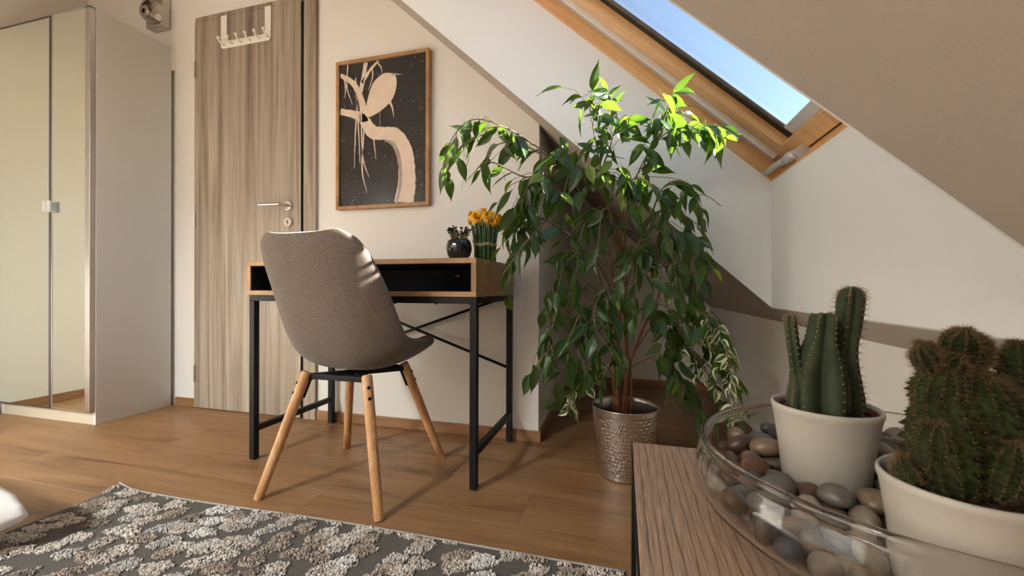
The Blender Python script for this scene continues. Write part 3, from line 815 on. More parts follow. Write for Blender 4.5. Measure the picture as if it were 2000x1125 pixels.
# ------------------------------------------------------------------ potted weeping fig
FXC, FYC = .0075, 1.548
fig = empty('potted_fig', (FXC, FYC, 0), 'tall leafy weeping fig in a hammered silver metal planter under the skylight', 'potted plant')
M['hammered'] = None
m, nt, b = new_mat('hammered_metal')
N, L = nt.nodes, nt.links
b.inputs['Base Color'].default_value = (.60, .565, .52, 1); b.inputs['Metallic'].default_value = 1; b.inputs['Roughness'].default_value = .27
M['hammered'] = m
ns, nz = 288, 90
hz = .243
vv = []; ff = []
rr = random.Random(4)
# dents laid out in staggered rows and pressed into the wall of the planter
cols, rows = 66, 19
jit = [[(rr.uniform(-.22, .22), rr.uniform(-.2, .2), rr.uniform(.5, 1.0)) for _ in range(cols)] for _ in range(rows)]
def dent(u, w):
    best = 0
    r_ = int(w)
    for ri in (r_ - 1, r_, r_ + 1):
        if 0 <= ri < rows:
            off = .5 * (ri % 2)
            c_ = int(math.floor(u - off))
            for ci in (c_ - 1, c_, c_ + 1):
                j = jit[ri][ci % cols]
                dx = (u - (ci + .5 + off + j[0])) / .43; dy = (w - (ri + .5 + j[1])) / .60
                d2 = dx * dx + dy * dy
                if d2 < 1: best = max(best, (1 - d2) * j[2])
    return best
pr = [(i / nz, None) for i in range(nz + 1)]
for i in range(nz + 1):
    t = i / nz
    z = hz * t
    R = .0985 + .0185 * t
    if t < .03: R -= .004 * (1 - t / .03) ** 2
    for k in range(ns):
        a = 2 * PI * k / ns
        d_ = 0
        if .05 < t < .93: d_ = .0020 * dent(k / ns * cols, t * rows)
        vv.append((FXC + (R - d_) * math.cos(a), FYC + (R - d_) * math.sin(a), z))
for i in range(nz):
    for k in range(ns): ff.append((i * ns + k, i * ns + (k + 1) % ns, (i + 1) * ns + (k + 1) % ns, (i + 1) * ns + k))
pl = MB().add(vv, ff)
pl.lathe([(.117, hz), (.1185, hz + .003), (.117, hz + .006), (.1145, hz + .004), (.1135, hz - .01), (.106, .17), (.094, .02), (.001, .02)], (FXC, FYC, 0), ns)
pl.lathe([(.001, .0005), (.0945, .0005)], (FXC, FYC, 0), ns)
pl.build('planter', M['hammered'], fig, smooth=True)
MB().lathe([(.001, .212), (.05, .215), (.1095, .208)], (FXC, FYC, 0), 40).build('soil', M['soil'], fig, smooth=True)

M['bark'] = plain('fig_bark', (.22, .085, .038), rough=.7, noise=.35, nscale=45, bump=.4, bscale=90)
M['twig'] = plain('fig_twig', (.17, .115, .055), rough=.65, noise=.3, nscale=60)

def leaf_mat(name, c0, c1, trans, tw, variegated=False):
    m, nt, b = new_mat(name)
    N, L = nt.nodes, nt.links
    tc = N.new('ShaderNodeTexCoord'); oi = N.new('ShaderNodeObjectInfo')
    at_ = N.new('ShaderNodeAttribute'); at_.attribute_name = 'uvx'
    nz_ = N.new('ShaderNodeTexNoise'); nz_.inputs['Scale'].default_value = 55; nz_.inputs['Detail'].default_value = 2
    L.new(tc.outputs['Object'], nz_.inputs['Vector'])
    mx = N.new('ShaderNodeMix'); mx.data_type = 'RGBA'
    mx.inputs['A'].default_value = (*c0, 1); mx.inputs['B'].default_value = (*c1, 1)
    ad = N.new('ShaderNodeMath'); ad.operation = 'MULTIPLY_ADD'; ad.inputs[1].default_value = .6
    L.new(oi.outputs['Random'], ad.inputs[0]); 
    ml = N.new('ShaderNodeMath'); ml.operation = 'MULTIPLY'; ml.inputs[1].default_value = .5
    L.new(nz_.outputs['Fac'], ml.inputs[0]); L.new(ml.outputs[0], ad.inputs[2])
    L.new(ad.outputs[0], mx.inputs['Factor'])
    colr = mx.outputs['Result']
    # midrib / cream margin from the across-leaf coordinate
    if variegated:
        a3 = N.new('ShaderNodeMath'); a3.operation = 'MULTIPLY_ADD'; a3.inputs[1].default_value = .9
        L.new(nz_.outputs['Fac'], a3.inputs[0]); L.new(at_.outputs['Fac'], a3.inputs[2])
        rp_ = N.new('ShaderNodeMapRange'); rp_.inputs['From Min'].default_value = .88; rp_.inputs['From Max'].default_value = .98
        L.new(a3.outputs[0], rp_.inputs['Value'])
        m2 = N.new('ShaderNodeMix'); m2.data_type = 'RGBA'; m2.inputs['B'].default_value = (.74, .70, .46, 1)
        L.new(colr, m2.inputs['A']); L.new(rp_.outputs['Result'], m2.inputs['Factor']); colr = m2.outputs['Result']
    else:
        rp_ = N.new('ShaderNodeMapRange'); rp_.inputs['From Min'].default_value = .0; rp_.inputs['From Max'].default_value = .10; rp_.inputs['To Min'].default_value = .45; rp_.inputs['To Max'].default_value = 0
        L.new(at_.outputs['Fac'], rp_.inputs['Value'])
        m2 = N.new('ShaderNodeMix'); m2.data_type = 'RGBA'; m2.inputs['B'].default_value = (.13, .22, .07, 1)
        L.new(colr, m2.inputs['A']); L.new(rp_.outputs['Result'], m2.inputs['Factor']); colr = m2.outputs['Result']
    L.new(colr, b.inputs['Base Color'])
    b.inputs['Roughness'].default_value = .34; b.inputs['Specular IOR Level'].default_value = .55
    tl_ = N.new('ShaderNodeBsdfTranslucent'); tl_.inputs['Color'].default_value = (*trans, 1)
    ms = N.new('ShaderNodeMixShader'); ms.inputs['Fac'].default_value = tw
    L.new(b.outputs[0], ms.inputs[1]); L.new(tl_.outputs[0], ms.inputs[2]); L.new(ms.outputs[0], N['Material Output'].inputs['Surface'])
    return m
M['leaf'] = leaf_mat('fig_leaf', (.012, .034, .010), (.034, .076, .021), (.26, .50, .03), .22)
M['leaf_young'] = leaf_mat('fig_leaf_young', (.085, .16, .022), (.16, .26, .03), (.45, .60, .03), .40)
M['leaf_var'] = leaf_mat('fig_leaf_variegated', (.030, .075, .020), (.060, .12, .035), (.30, .42, .10), .25, True)

def leaf_mesh(name, mat, ln, wd, curl, fold, seed):
    rr = random.Random(seed)
    prof = [(0, .03), (.06, .05), (.2, .38), (.36, .50), (.52, .47), (.68, .34), (.82, .15), (.9, .055), (1.0, .006)]
    vs_ = []; ux = []
    sw = rr.uniform(-.12, .12)
    for t, w in prof:
        zc_ = -curl * ln * t * t
        xs = sw * wd * math.sin(PI * t)
        for s_ in (-1, -.5, 0, .5, 1):
            z = zc_ + fold * wd * w * (abs(s_) ** 1.3) + .03 * wd * math.sin(9 * t + 3 * s_ + seed)
            vs_.append((xs + s_ * w * wd, t * ln, z)); ux.append(abs(s_))
    fs = [(i * 5 + j, i * 5 + j + 1, (i + 1) * 5 + j + 1, (i + 1) * 5 + j) for i in range(len(prof) - 1) for j in range(4)]
    # petiole
    me = bpy.data.meshes.new(name)
    n0 = len(vs_)
    vs_ += [(-.0006, -.014, .001), (.0006, -.014, .001), (.0006, .004, 0), (-.0006, .004, 0)]; ux += [0, 0, 0, 0]
    fs.append((n0, n0 + 1, n0 + 2, n0 + 3))
    me.from_pydata(vs_, [], fs)
    me.materials.append(mat)
    at_ = me.attributes.new('uvx', 'FLOAT', 'POINT'); at_.data.foreach_set('value', ux)
    me.shade_smooth()
    return me
LM = [leaf_mesh('leaf', M['leaf'], .088 * k, .0325 * k, c, fo, i) for i, (k, c, fo) in enumerate(((1, .12, .35), (1.08, .25, .5), (.9, .05, .25), (.82, .3, .7), (1.12, .15, .2)))]
LY = [leaf_mesh('leaf', M['leaf_young'], .072 * k, .029 * k, c, fo, 10 + i) for i, (k, c, fo) in enumerate(((1, .1, .3), (.85, .2, .5)))]
LV = [leaf_mesh('leaf', M['leaf_var'], .046 * k, .022 * k, c, fo, 20 + i) for i, (k, c, fo) in enumerate(((1, .25, .6), (1.15, .1, .3), (.8, .35, .8)))]

BR = {
    'B1': [(-0.009, 1.53, 0.674), (-0.093, 1.5, 0.911), (-0.207, 1.46, 1.064), (-0.328, 1.42, 1.152), (-0.445, 1.4, 1.192), (-0.515, 1.38, 1.128), (-0.544, 1.37, 1.02)],
    'B1b': [(-0.207, 1.46, 1.064), (-0.287, 1.4, 1.01), (-0.386, 1.36, 1.044), (-0.452, 1.34, 0.992)],
    'B2': [(-0.021, 1.53, 0.564), (-0.116, 1.46, 0.781), (-0.236, 1.42, 0.887), (-0.325, 1.4, 0.854), (-0.355, 1.4, 0.733)],
    'B2b': [(-0.236, 1.42, 0.887), (-0.286, 1.36, 0.811), (-0.321, 1.33, 0.751), (-0.35, 1.31, 0.70)],
    'B3': [(-0.006, 1.53, 0.711), (-0.049, 1.5, 0.928), (-0.084, 1.48, 1.124), (-0.104, 1.46, 1.244), (-0.096, 1.45, 1.285)],
    'B3b': [(-0.07, 1.49, 1.054), (-0.031, 1.46, 1.149), (-0.022, 1.44, 1.211), (-0.047, 1.43, 1.276)],
    'B4': [(-0.006, 1.53, 0.711), (0.018, 1.5, 0.961), (0.074, 1.48, 1.094), (0.135, 1.46, 1.152), (0.211, 1.44, 1.157), (0.27, 1.43, 1.142)],
    'B4b': [(0.095, 1.47, 1.115), (0.118, 1.45, 1.184), (0.133, 1.44, 1.228), (0.144, 1.43, 1.262)],
    'B5': [(0.001, 1.53, 0.674), (0.082, 1.52, 0.89), (0.155, 1.50, 0.938), (0.201, 1.49, 0.874), (0.231, 1.49, 0.783)],
    'B5b': [(0.082, 1.52, 0.89), (0.119, 1.46, 0.982), (0.177, 1.43, 0.988), (0.222, 1.42, 0.912)],
    'B6': [(-0.021, 1.53, 0.508), (-0.1, 1.48, 0.674), (-0.184, 1.44, 0.638), (-0.222, 1.42, 0.533), (-0.232, 1.41, 0.466)],
    'B6b': [(-0.1, 1.48, 0.674), (-0.154, 1.42, 0.533), (-0.169, 1.4, 0.433)],
    'B10': [(-0.006, 1.53, 0.748), (-0.03, 1.44, 0.882), (-0.062, 1.4, 0.911), (-0.077, 1.38, 0.774)],
    'B11': [(0.005, 1.53, 0.637), (0.038, 1.45, 0.777), (0.069, 1.42, 0.775), (0.092, 1.4, 0.641)],
    'B12': [(-0.009, 1.53, 0.601), (-0.046, 1.45, 0.674), (-0.087, 1.42, 0.604), (-0.086, 1.41, 0.467)],
    'B13': [(0.008, 1.53, 0.674), (0.127, 1.53, 0.747), (0.202, 1.52, 0.728), (0.242, 1.51, 0.632)],
    'B14': [(-0.013, 1.52, 0.82), (0.012, 1.46, 0.953), (-0.005, 1.42, 1.032), (0.02, 1.39, 0.939)],
    'B15': [(0.009, 1.54, 0.527), (0.064, 1.47, 0.604), (0.119, 1.44, 0.573), (0.134, 1.43, 0.474)],
    'B16': [(-0.02, 1.54, 0.74), (-0.10, 1.50, 0.86), (-0.19, 1.44, 0.97), (-0.26, 1.40, 0.96), (-0.30, 1.38, 0.90)],
    'B17': [(-0.02, 1.54, 0.62), (-0.09, 1.47, 0.76), (-0.17, 1.42, 0.78), (-0.20, 1.40, 0.66)],
    'L1': [(-0.207, 1.46, 1.064), (-0.30, 1.41, 1.11), (-0.37, 1.38, 1.10), (-0.41, 1.36, 1.02)],
    'L2': [(-0.15, 1.47, 1.00), (-0.23, 1.42, 1.02), (-0.29, 1.39, 0.97), (-0.31, 1.38, 0.88)],
    'L3': [(-0.287, 1.44, 1.13), (-0.36, 1.39, 1.16), (-0.42, 1.37, 1.13), (-0.45, 1.36, 1.06)],
    'C1': [(-0.01, 1.53, 0.80), (-0.06, 1.45, 0.90), (-0.12, 1.40, 0.86), (-0.14, 1.38, 0.70)],
    'C2': [(0.0, 1.53, 0.70), (0.03, 1.44, 0.80), (0.04, 1.40, 0.74), (0.03, 1.38, 0.58)],
    'C3': [(-0.02, 1.53, 0.55), (-0.05, 1.44, 0.64), (-0.04, 1.40, 0.58), (-0.03, 1.39, 0.45)],
    'C4': [(0.01, 1.53, 0.78), (0.10, 1.44, 0.87), (0.14, 1.41, 0.80), (0.16, 1.40, 0.66)],
    'C5': [(-0.01, 1.52, 0.88), (0.02, 1.44, 1.00), (0.08, 1.40, 0.98), (0.12, 1.38, 0.88)],
    'C6': [(-0.03, 1.52, 0.90), (-0.10, 1.46, 1.02), (-0.15, 1.42, 1.04), (-0.19, 1.40, 0.93)],
    'C7': [(-0.02, 1.53, 0.48), (-0.09, 1.45, 0.56), (-0.13, 1.42, 0.52), (-0.14, 1.41, 0.40)],
    'B8': [(0.015, 1.54, 0.38), (0.106, 1.48, 0.448), (0.169, 1.46, 0.396), (0.19, 1.45, 0.346)],
    'B7': [(0.027, 1.55, 0.415), (0.109, 1.52, 0.549), (0.206, 1.5, 0.546), (0.276, 1.49, 0.474), (0.325, 1.48, 0.361)],
    'B7b': [(0.109, 1.52, 0.549), (0.212, 1.55, 0.595), (0.286, 1.56, 0.568), (0.325, 1.55, 0.465)],
    'B7c': [(0.09, 1.53, 0.52), (0.16, 1.50, 0.50), (0.23, 1.48, 0.45), (0.27, 1.47, 0.37)],
    'B7d': [(0.15, 1.51, 0.57), (0.22, 1.46, 0.60), (0.29, 1.44, 0.53), (0.315, 1.43, 0.42)],
    'B9': [(-0.019, 1.54, 0.331), (-0.074, 1.5, 0.419), (-0.125, 1.47, 0.386), (-0.165, 1.46, 0.332)],
}
for k_ in BR:
    BR[k_] = [(x, y - (.065 + .085 * max(0, min(1, -x / .4)) + .045 * max(0, min(1, (z - .85) / .2))) * min(1, max(0, (1.545 - y) / .06)), z) for x, y, z in BR[k_]]
TRK = {
    'T1': ([(-0.015, 1.545, 0.19), (-0.023, 1.545, 0.414), (-0.014, 1.54, 0.563), (-0.006, 1.53, 0.711), (-0.013, 1.52, 0.838), (-.049, 1.5, .95), (-.075, 1.485, 1.08)], .0105),
    'T2': ([(0.001, 1.54, 0.19), (0.013, 1.55, 0.378), (0.038, 1.55, 0.434), (0.067, 1.54, 0.528), (0.109, 1.53, 0.60), (.127, 1.53, .70)], .0075),
    'T3': ([(0.012, 1.55, 0.19), (0.012, 1.56, 0.413), (0.009, 1.55, 0.563), (0.008, 1.54, 0.711), (0.012, 1.52, .90), (0.05, 1.49, 1.04)], .0080),
    'T4': ([(-0.03, 1.55, 0.19), (-0.034, 1.56, 0.373), (-0.022, 1.55, 0.506), (-0.031, 1.54, 0.674), (-0.049, 1.53, 0.822)], .0070),
    'T5': ([(0.025, 1.55, 0.19), (0.028, 1.56, 0.339), (0.034, 1.56, 0.433), (0.08, 1.56, 0.551), (.10, 1.55, .60)], .0045),
    'T6': ([(-0.022, 1.56, 0.19), (-0.008, 1.565, 0.35), (-0.026, 1.545, 0.48), (-.01, 1.55, .6)], .0060),
}
for k_, (pts, r) in TRK.items():
    c_ = spline(pts, 6)
    n_ = len(c_)
    wob = random.Random(k_)
    ph = wob.uniform(0, 6)
    c_ = [(p[0] + .003 * math.sin(ph + i * .55), p[1] + .003 * math.cos(ph + i * .5), p[2]) for i, p in enumerate(c_)]
    MB().tube(c_, [r * (1 - .6 * i / n_) for i in range(n_)], 10).build('trunk', M['bark'], fig, smooth=True)

rng = random.Random(17)
LEAVES = []   # (mesh list key, position, axis, roll, scale)
tw_mb = MB()
def in_room(p):
    x, y, z = p
    if y > 1.575: return x > XC + .02 and x < XK - .03 and z < roof(x) - .03 and y < 2.5
    if x > XR - .03: return z < .58 and x < XK - .02
    return z < 1.46 - TN * x and y > (1.19 if x < -.2 and z > .9 else 1.215 if x < -.2 else 1.235 if z > 1.06 else 1.285)
def inside_ok(p, ax, ln):
    tip = (p[0] + ax.x * ln, p[1] + ax.y * ln, p[2] + ax.z * ln)
    if not (in_room(p) and in_room(tip)): return False
    for q_ in (p, tip):
        if q_[0] < TX1 + .01 and q_[1] > TY0 - .01 and .58 < q_[2] < .79: return False
        if q_[0] / q_[1] < -.375 and q_[2] < .935: return False
        if q_[2] < .0: return False
        if math.hypot(q_[0] - FXC, q_[1] - FYC) < .125 and q_[2] < .26: return False
        if math.hypot(q_[0] - tx, q_[1] - ty) < .062 and q_[2] < .95: return False
        if math.hypot(q_[0] + .578, q_[1] - 1.40) < .06 and q_[2] < .91: return False
    return True
CORE = Vector((0, 1.55, .7))
def add_leaf(p, out, kind, spread=.7, droop=.62):
    if kind == 'v': droop, spread = .35, .9
    for _ in range(8):
        ax = Vector((out.x + rng.uniform(-spread, spread), out.y + rng.uniform(-spread, spread), out.z - droop + rng.uniform(-.35, .35))).normalized()
        if inside_ok(p, ax, .085):
            LEAVES.append((kind, Vector(p), ax, rng.uniform(-1.45, 1.45), rng.uniform(.70, 1.15)))
            return True
    return False
for name, pts in BR.items():
    var = name in ('B7', 'B7b', 'B7c', 'B7d', 'B9')
    c_ = spline(pts, 8)
    n_ = len(c_)
    r0_ = .0028 if not var else .0022
    MB().tube([tuple(q_) for q_ in c_], [r0_ * (1 - .6 * i / n_) for i in range(n_)], 6).build('branch', M['bark'] if var else M['twig'], fig, smooth=True)
    start = int(n_ * (.30 if name not in ('B3b', 'B4b', 'B1b', 'B2b', 'B6b', 'L1', 'L2', 'L3') else .12))
    i = start
    side = 1
    while i < n_:
        p = Vector(c_[i]); t = (Vector(c_[min(i + 1, n_ - 1)]) - Vector(c_[max(0, i - 1)])).normalized()
        if i % 4 == 0 or (var and i % 2 == 0):
            # side twig that carries a few leaves
            side = -side
            sd = t.cross(Vector((0, 0, 1)))
            sd = sd.normalized() if sd.length > .1 else Vector((1, 0, 0))
            dirn = (t * .5 + sd * side * rng.uniform(.4, 1.0) + Vector((0, -.35, rng.uniform(-.5, .25)))).normalized()
            ln = rng.uniform(.05, .12) * (.75 if var else 1)
            e1 = p + dirn * ln * .55 + Vector((0, 0, .004)); e2 = p + dirn * ln + Vector((0, 0, -.022 * rng.random() - .008))
            if in_room(e2) and not (e2.x < TX1 + .02 and .58 < e2.z < .79):
                tw_mb.tube([p, e1, e2], [.0013, .0010, .0007], 4)
                cnt = rng.choice((3, 4, 4, 5)) if var else rng.choice((2, 3, 3))
                for j in range(cnt):
                    tt_ = (j + 1) / cnt
                    q_ = p + (e2 - p) * tt_
                    o_ = (dirn * .6 + sd * rng.uniform(-.6, .6))
                    add_leaf(q_, o_, 'v' if var and rng.random() < .88 else ('y' if rng.random() < .09 else 'g'))
        elif i % 2:
            add_leaf(p, t * .4, 'g')
        i += 1
    add_leaf(Vector(c_[-1]), t, 'v' if var else 'g', .3, .4)
# long thin bare shoot
sht = spline([(0.080, 1.40, 1.029), (0.141, 1.36, 1.01), (0.188, 1.34, 0.985), (0.20, 1.34, 0.952), (0.235, 1.33, 0.945), (0.275, 1.32, 0.91)], 6)
MB().tube([tuple(q_) for q_ in sht], .0011, 5).build('bare_shoot', M['twig'], fig, smooth=True)
# sprays that stand clear of the crown, leaf by leaf: position, direction, kind
HAND = [((.144, 1.43, 1.262), (.45, -.1, .55), 'g', 1.05), ((.128, 1.44, 1.215), (-.5, -.2, .6), 'g', .9), ((.135, 1.44, 1.225), (.6, -.3, .1), 'g', .8), ((.115, 1.45, 1.185), (-.3, -.3, -.8), 'y', 1.0),
        ((.125, 1.45, 1.18), (.35, -.4, -.6), 'g', .95), ((.26, 1.43, 1.147), (.9, -.2, -.2), 'y', 1.15), ((.27, 1.43, 1.142), (.75, -.3, -.25), 'y', 1.0), ((.235, 1.44, 1.155), (.1, -.3, -.95), 'g', 1.1),
        ((.262, 1.44, 1.145), (.15, -.2, -.95), 'g', .9), ((.20, 1.44, 1.157), (.3, -.4, -.7), 'y', .9), ((-.096, 1.45, 1.285), (.15, -.2, .6), 'g', .75), ((-.047, 1.43, 1.27), (.5, -.2, .75), 'g', .85),
        ((-.040, 1.43, 1.24), (.45, -.3, .6), 'g', .8), ((-.100, 1.45, 1.26), (-.6, -.2, .3), 'g', .7), ((-.022, 1.43, 1.20), (.8, -.3, .1), 'y', 1.0), ((-.024, 1.43, 1.18), (.85, -.3, -.15), 'y', 1.0),
        ((-.52, 1.38, 1.13), (-.7, -.2, .05), 'y', .8), ((-.535, 1.37, 1.09), (-.5, -.2, -.8), 'y', .9), ((-.50, 1.38, 1.12), (-.4, -.3, -.7), 'g', 1.0), ((-.47, 1.39, 1.17), (-.75, -.2, .3), 'g', .8),
        ((0.0, 1.38, .96), (-.1, -.3, -.9), 'y', 1.0), ((.05, 1.40, .93), (.1, -.3, -.9), 'y', 1.0), ((.02, 1.40, 1.0), (-.2, -.3, -.9), 'y', .95), ((.085, 1.42, .98), (.5, -.3, -.8), 'y', .9)]
rh = random.Random(77)
for k_ in range(22):
    p = (rh.uniform(-.21, .06), rh.uniform(1.36, 1.395), rh.uniform(.96, 1.15))
    HAND.append((p, (rh.uniform(-.6, .6), rh.uniform(-.5, -.1), rh.uniform(-1, -.25)), rh.choice('gggy'), rh.uniform(.8, 1.1)))
for p, ax, kd, sc_ in HAND:
    LEAVES.append((kd, Vector((p[0], p[1] - .06 - .085 * max(0, min(1, -p[0] / .4)), p[2])), Vector(ax).normalized(), rng.uniform(-.5, .5), sc_))

def leaf_matrix(p, ax, roll, sc_):
    y = ax
    zr = Vector((0, -.55, .8))            # blades turn their faces up and towards the room
    x = y.cross(zr); x = x.normalized() if x.length > .05 else Vector((1, 0, 0))
    z = x.cross(y)
    m_ = Matrix((x, y, z)).transposed() @ Matrix.Rotation(roll, 3, 'Y')
    return m_.to_4x4(), sc_
# the leaves nearest the room are single parts, the rest are one mass of foliage
eye = Vector((0, 0, .67))
LEAVES.sort(key=lambda q_: ((q_[1] - eye).length) / (.6 if q_[0] == 'v' else 1.0))
pick = {'g': LM, 'y': LY, 'v': LV}
org = origin_of(fig)
rest = MB(); rest_ux = []
for i, (kd, p, ax, roll, sc_) in enumerate(LEAVES):
    me = rng.choice(pick[kd])
    m4, sc_ = leaf_matrix(p, ax, roll, sc_)
    if i < 300:
        o = bpy.data.objects.new('leaf', me); COL.objects.link(o); o.parent = fig
        o.matrix_basis = Matrix.Translation(p - org) @ m4 @ Matrix.Scale(sc_, 4)
    else:
        mt = Matrix.Translation(p) @ m4 @ Matrix.Scale(sc_, 4)
        rest.add([mt @ v_.co for v_ in me.vertices], [tuple(f_.vertices) for f_ in me.polygons], {'g': 0, 'y': 1, 'v': 2}[kd])
        u_ = np.zeros(len(me.vertices), np.float32); me.attributes['uvx'].data.foreach_get('value', u_); rest_ux += list(u_)
print('LEAVES', len(LEAVES))
if rest.v:
    ro = rest.build('foliage', [M['leaf'], M['leaf_young'], M['leaf_var']], fig, smooth=True)
    a_ = ro.data.attributes.new('uvx', 'FLOAT', 'POINT'); a_.data.foreach_set('value', rest_ux)
    ro['kind'] = 'stuff'
tw_mb.build('twigs', M['twig'], fig)['kind'] = 'stuff'

# ------------------------------------------------------------------ side table with the glass bowl
BX, BY, TZ = .288, .521, .41
tb = empty('side_table', (.27, .42, 0), 'low wood-topped side table with thin black metal edge, in front of the knee wall', 'table')
MB().box(.0155, .530, .060, .7245, TZ - .016, TZ).build('table_top', M['table'], tb, bevel=.0012)
eb = MB()
eb.box(.0139, .0154, .0585, .726, TZ - .018, TZ - .0005).box(.5301, .5316, .0585, .726, TZ - .018, TZ - .0005)
eb.box(.0154, .5301, .0585, .0599, TZ - .018, TZ - .0005).box(.0154, .5301, .7246, .726, TZ - .018, TZ - .0005)
eb.build('edge_band', M['steel_black'], tb)
for x in (.0142, .5233):
    for y in (.062, .7005):
        MB().box(x, x + .0075, y, y + .024, 0.0005, TZ - .0182).build('leg', M['steel_black'], tb, bevel=.001)

m, nt, b = new_mat('bowl_glass')
b.inputs['Base Color'].default_value = (.97, .975, .965, 1); b.inputs['Roughness'].default_value = 0.0
b.inputs['Transmission Weight'].default_value = 1.0; b.inputs['IOR'].default_value = 1.45
M['glass'] = m
outer = [(.001, 0), (.118, 0), (.130, .0010), (.165, .0055), (.186, .0130), (.199, .0240), (.2045, .036), (.2050, .046), (.2025, .060), (.1992, .072), (.1984, .078)]
rim = [(.1986, .0810), (.1980, .0838), (.1962, .0856), (.1938, .0857), (.1916, .0842), (.1908, .0815), (.1914, .0790)]
inner = [(.1932, .0765), (.1952, .071), (.1985, .060), (.2010, .046), (.2005, .0365), (.1955, .0262), (.1835, .0165), (.1640, .0092), (.130, .0045), (.001, .0040)]
bw = MB().lathe([(r, z + .0003) for r, z in outer + rim + inner], (BX, BY, TZ), 128).build('glass_bowl', M['glass'], None, smooth=True)
rebase(bw, (BX, BY, TZ))
tag(bw, 'wide shallow clear glass bowl of river pebbles on the side table', 'bowl')

def pebble_mat(name, c0, c1, sc_=22):
    m, nt, b = new_mat(name)
    N, L = nt.nodes, nt.links
    tc = N.new('ShaderNodeTexCoord'); oi = N.new('ShaderNodeObjectInfo')
    ad = N.new('ShaderNodeVectorMath'); ad.operation = 'ADD'
    mu = N.new('ShaderNodeVectorMath'); mu.operation = 'SCALE'; mu.inputs[0].default_value = (9, 5, 7); L.new(oi.outputs['Random'], mu.inputs['Scale'])
    L.new(tc.outputs['Object'], ad.inputs[0]); L.new(mu.outputs['Vector'], ad.inputs[1])
    n = N.new('ShaderNodeTexNoise'); n.inputs['Scale'].default_value = 1.1; n.inputs['Detail'].default_value = 7; n.inputs['Roughness'].default_value = .68; n.inputs['Distortion'].default_value = .8
    L.new(ad.outputs['Vector'], n.inputs['Vector'])
    r = N.new('ShaderNodeValToRGB'); r.color_ramp.elements[0].position = .32; r.color_ramp.elements[1].position = .68
    r.color_ramp.elements[0].color = (*c0, 1); r.color_ramp.elements[1].color = (*c1, 1)
    L.new(n.outputs['Fac'], r.inputs['Fac'])
    hv = N.new('ShaderNodeHueSaturation')
    mr = N.new('ShaderNodeMapRange'); mr.inputs['To Min'].default_value = .72; mr.inputs['To Max'].default_value = 1.3
    L.new(oi.outputs['Random'], mr.inputs['Value']); L.new(mr.outputs['Result'], hv.inputs['Value']); L.new(r.outputs['Color'], hv.inputs['Color'])
    L.new(hv.outputs['Color'], b.inputs['Base Color'])
    b.inputs['Roughness'].default_value = .40; b.inputs['Specular IOR Level'].default_value = .45
    return m
PM = [pebble_mat('pebble_tan', (0.102, 0.066, 0.037), (0.185, 0.127, 0.078)), pebble_mat('pebble_grey', (0.056, 0.047, 0.039), (0.117, 0.100, 0.083)), pebble_mat('pebble_brown', (0.059, 0.029, 0.016), (0.122, 0.069, 0.039)),
      pebble_mat('pebble_dark', (0.020, 0.018, 0.016), (0.059, 0.051, 0.046)), pebble_mat('pebble_cream', (0.176, 0.137, 0.098), (0.254, 0.210, 0.156)), pebble_mat('pebble_rust', (0.108, 0.042, 0.017), (0.166, 0.078, 0.037)), pebble_mat('pebble_blue', (0.037, 0.039, 0.044), (0.083, 0.083, 0.086))]
PN = ['tan', 'grey', 'brown', 'dark', 'cream', 'rusty', 'blue-grey']
def pebble_mesh(seed, mat):
    rr = random.Random(seed)
    g = MB().ball((0, 0, 0), 1, 20, 13)
    ph = [rr.uniform(0, 6) for _ in range(6)]
    vv = []
    for x, y, z in g.v:
        k = 1 + .07 * math.sin(2.1 * x + ph[0]) + .06 * math.sin(2.6 * y + ph[1]) + .05 * math.sin(3 * z + ph[2]) + .04 * math.sin(3.3 * x + 2.7 * y + ph[3])
        vv.append((x * k, y * k, z * k))
    me = bpy.data.meshes.new('pebble')
    me.from_pydata(vv, [], g.f); me.materials.append(mat); me.shade_smooth()
    return me
PMESH = [[pebble_mesh(i * 10 + j, mt) for j in range(3)] for i, mt in enumerate(PM)]
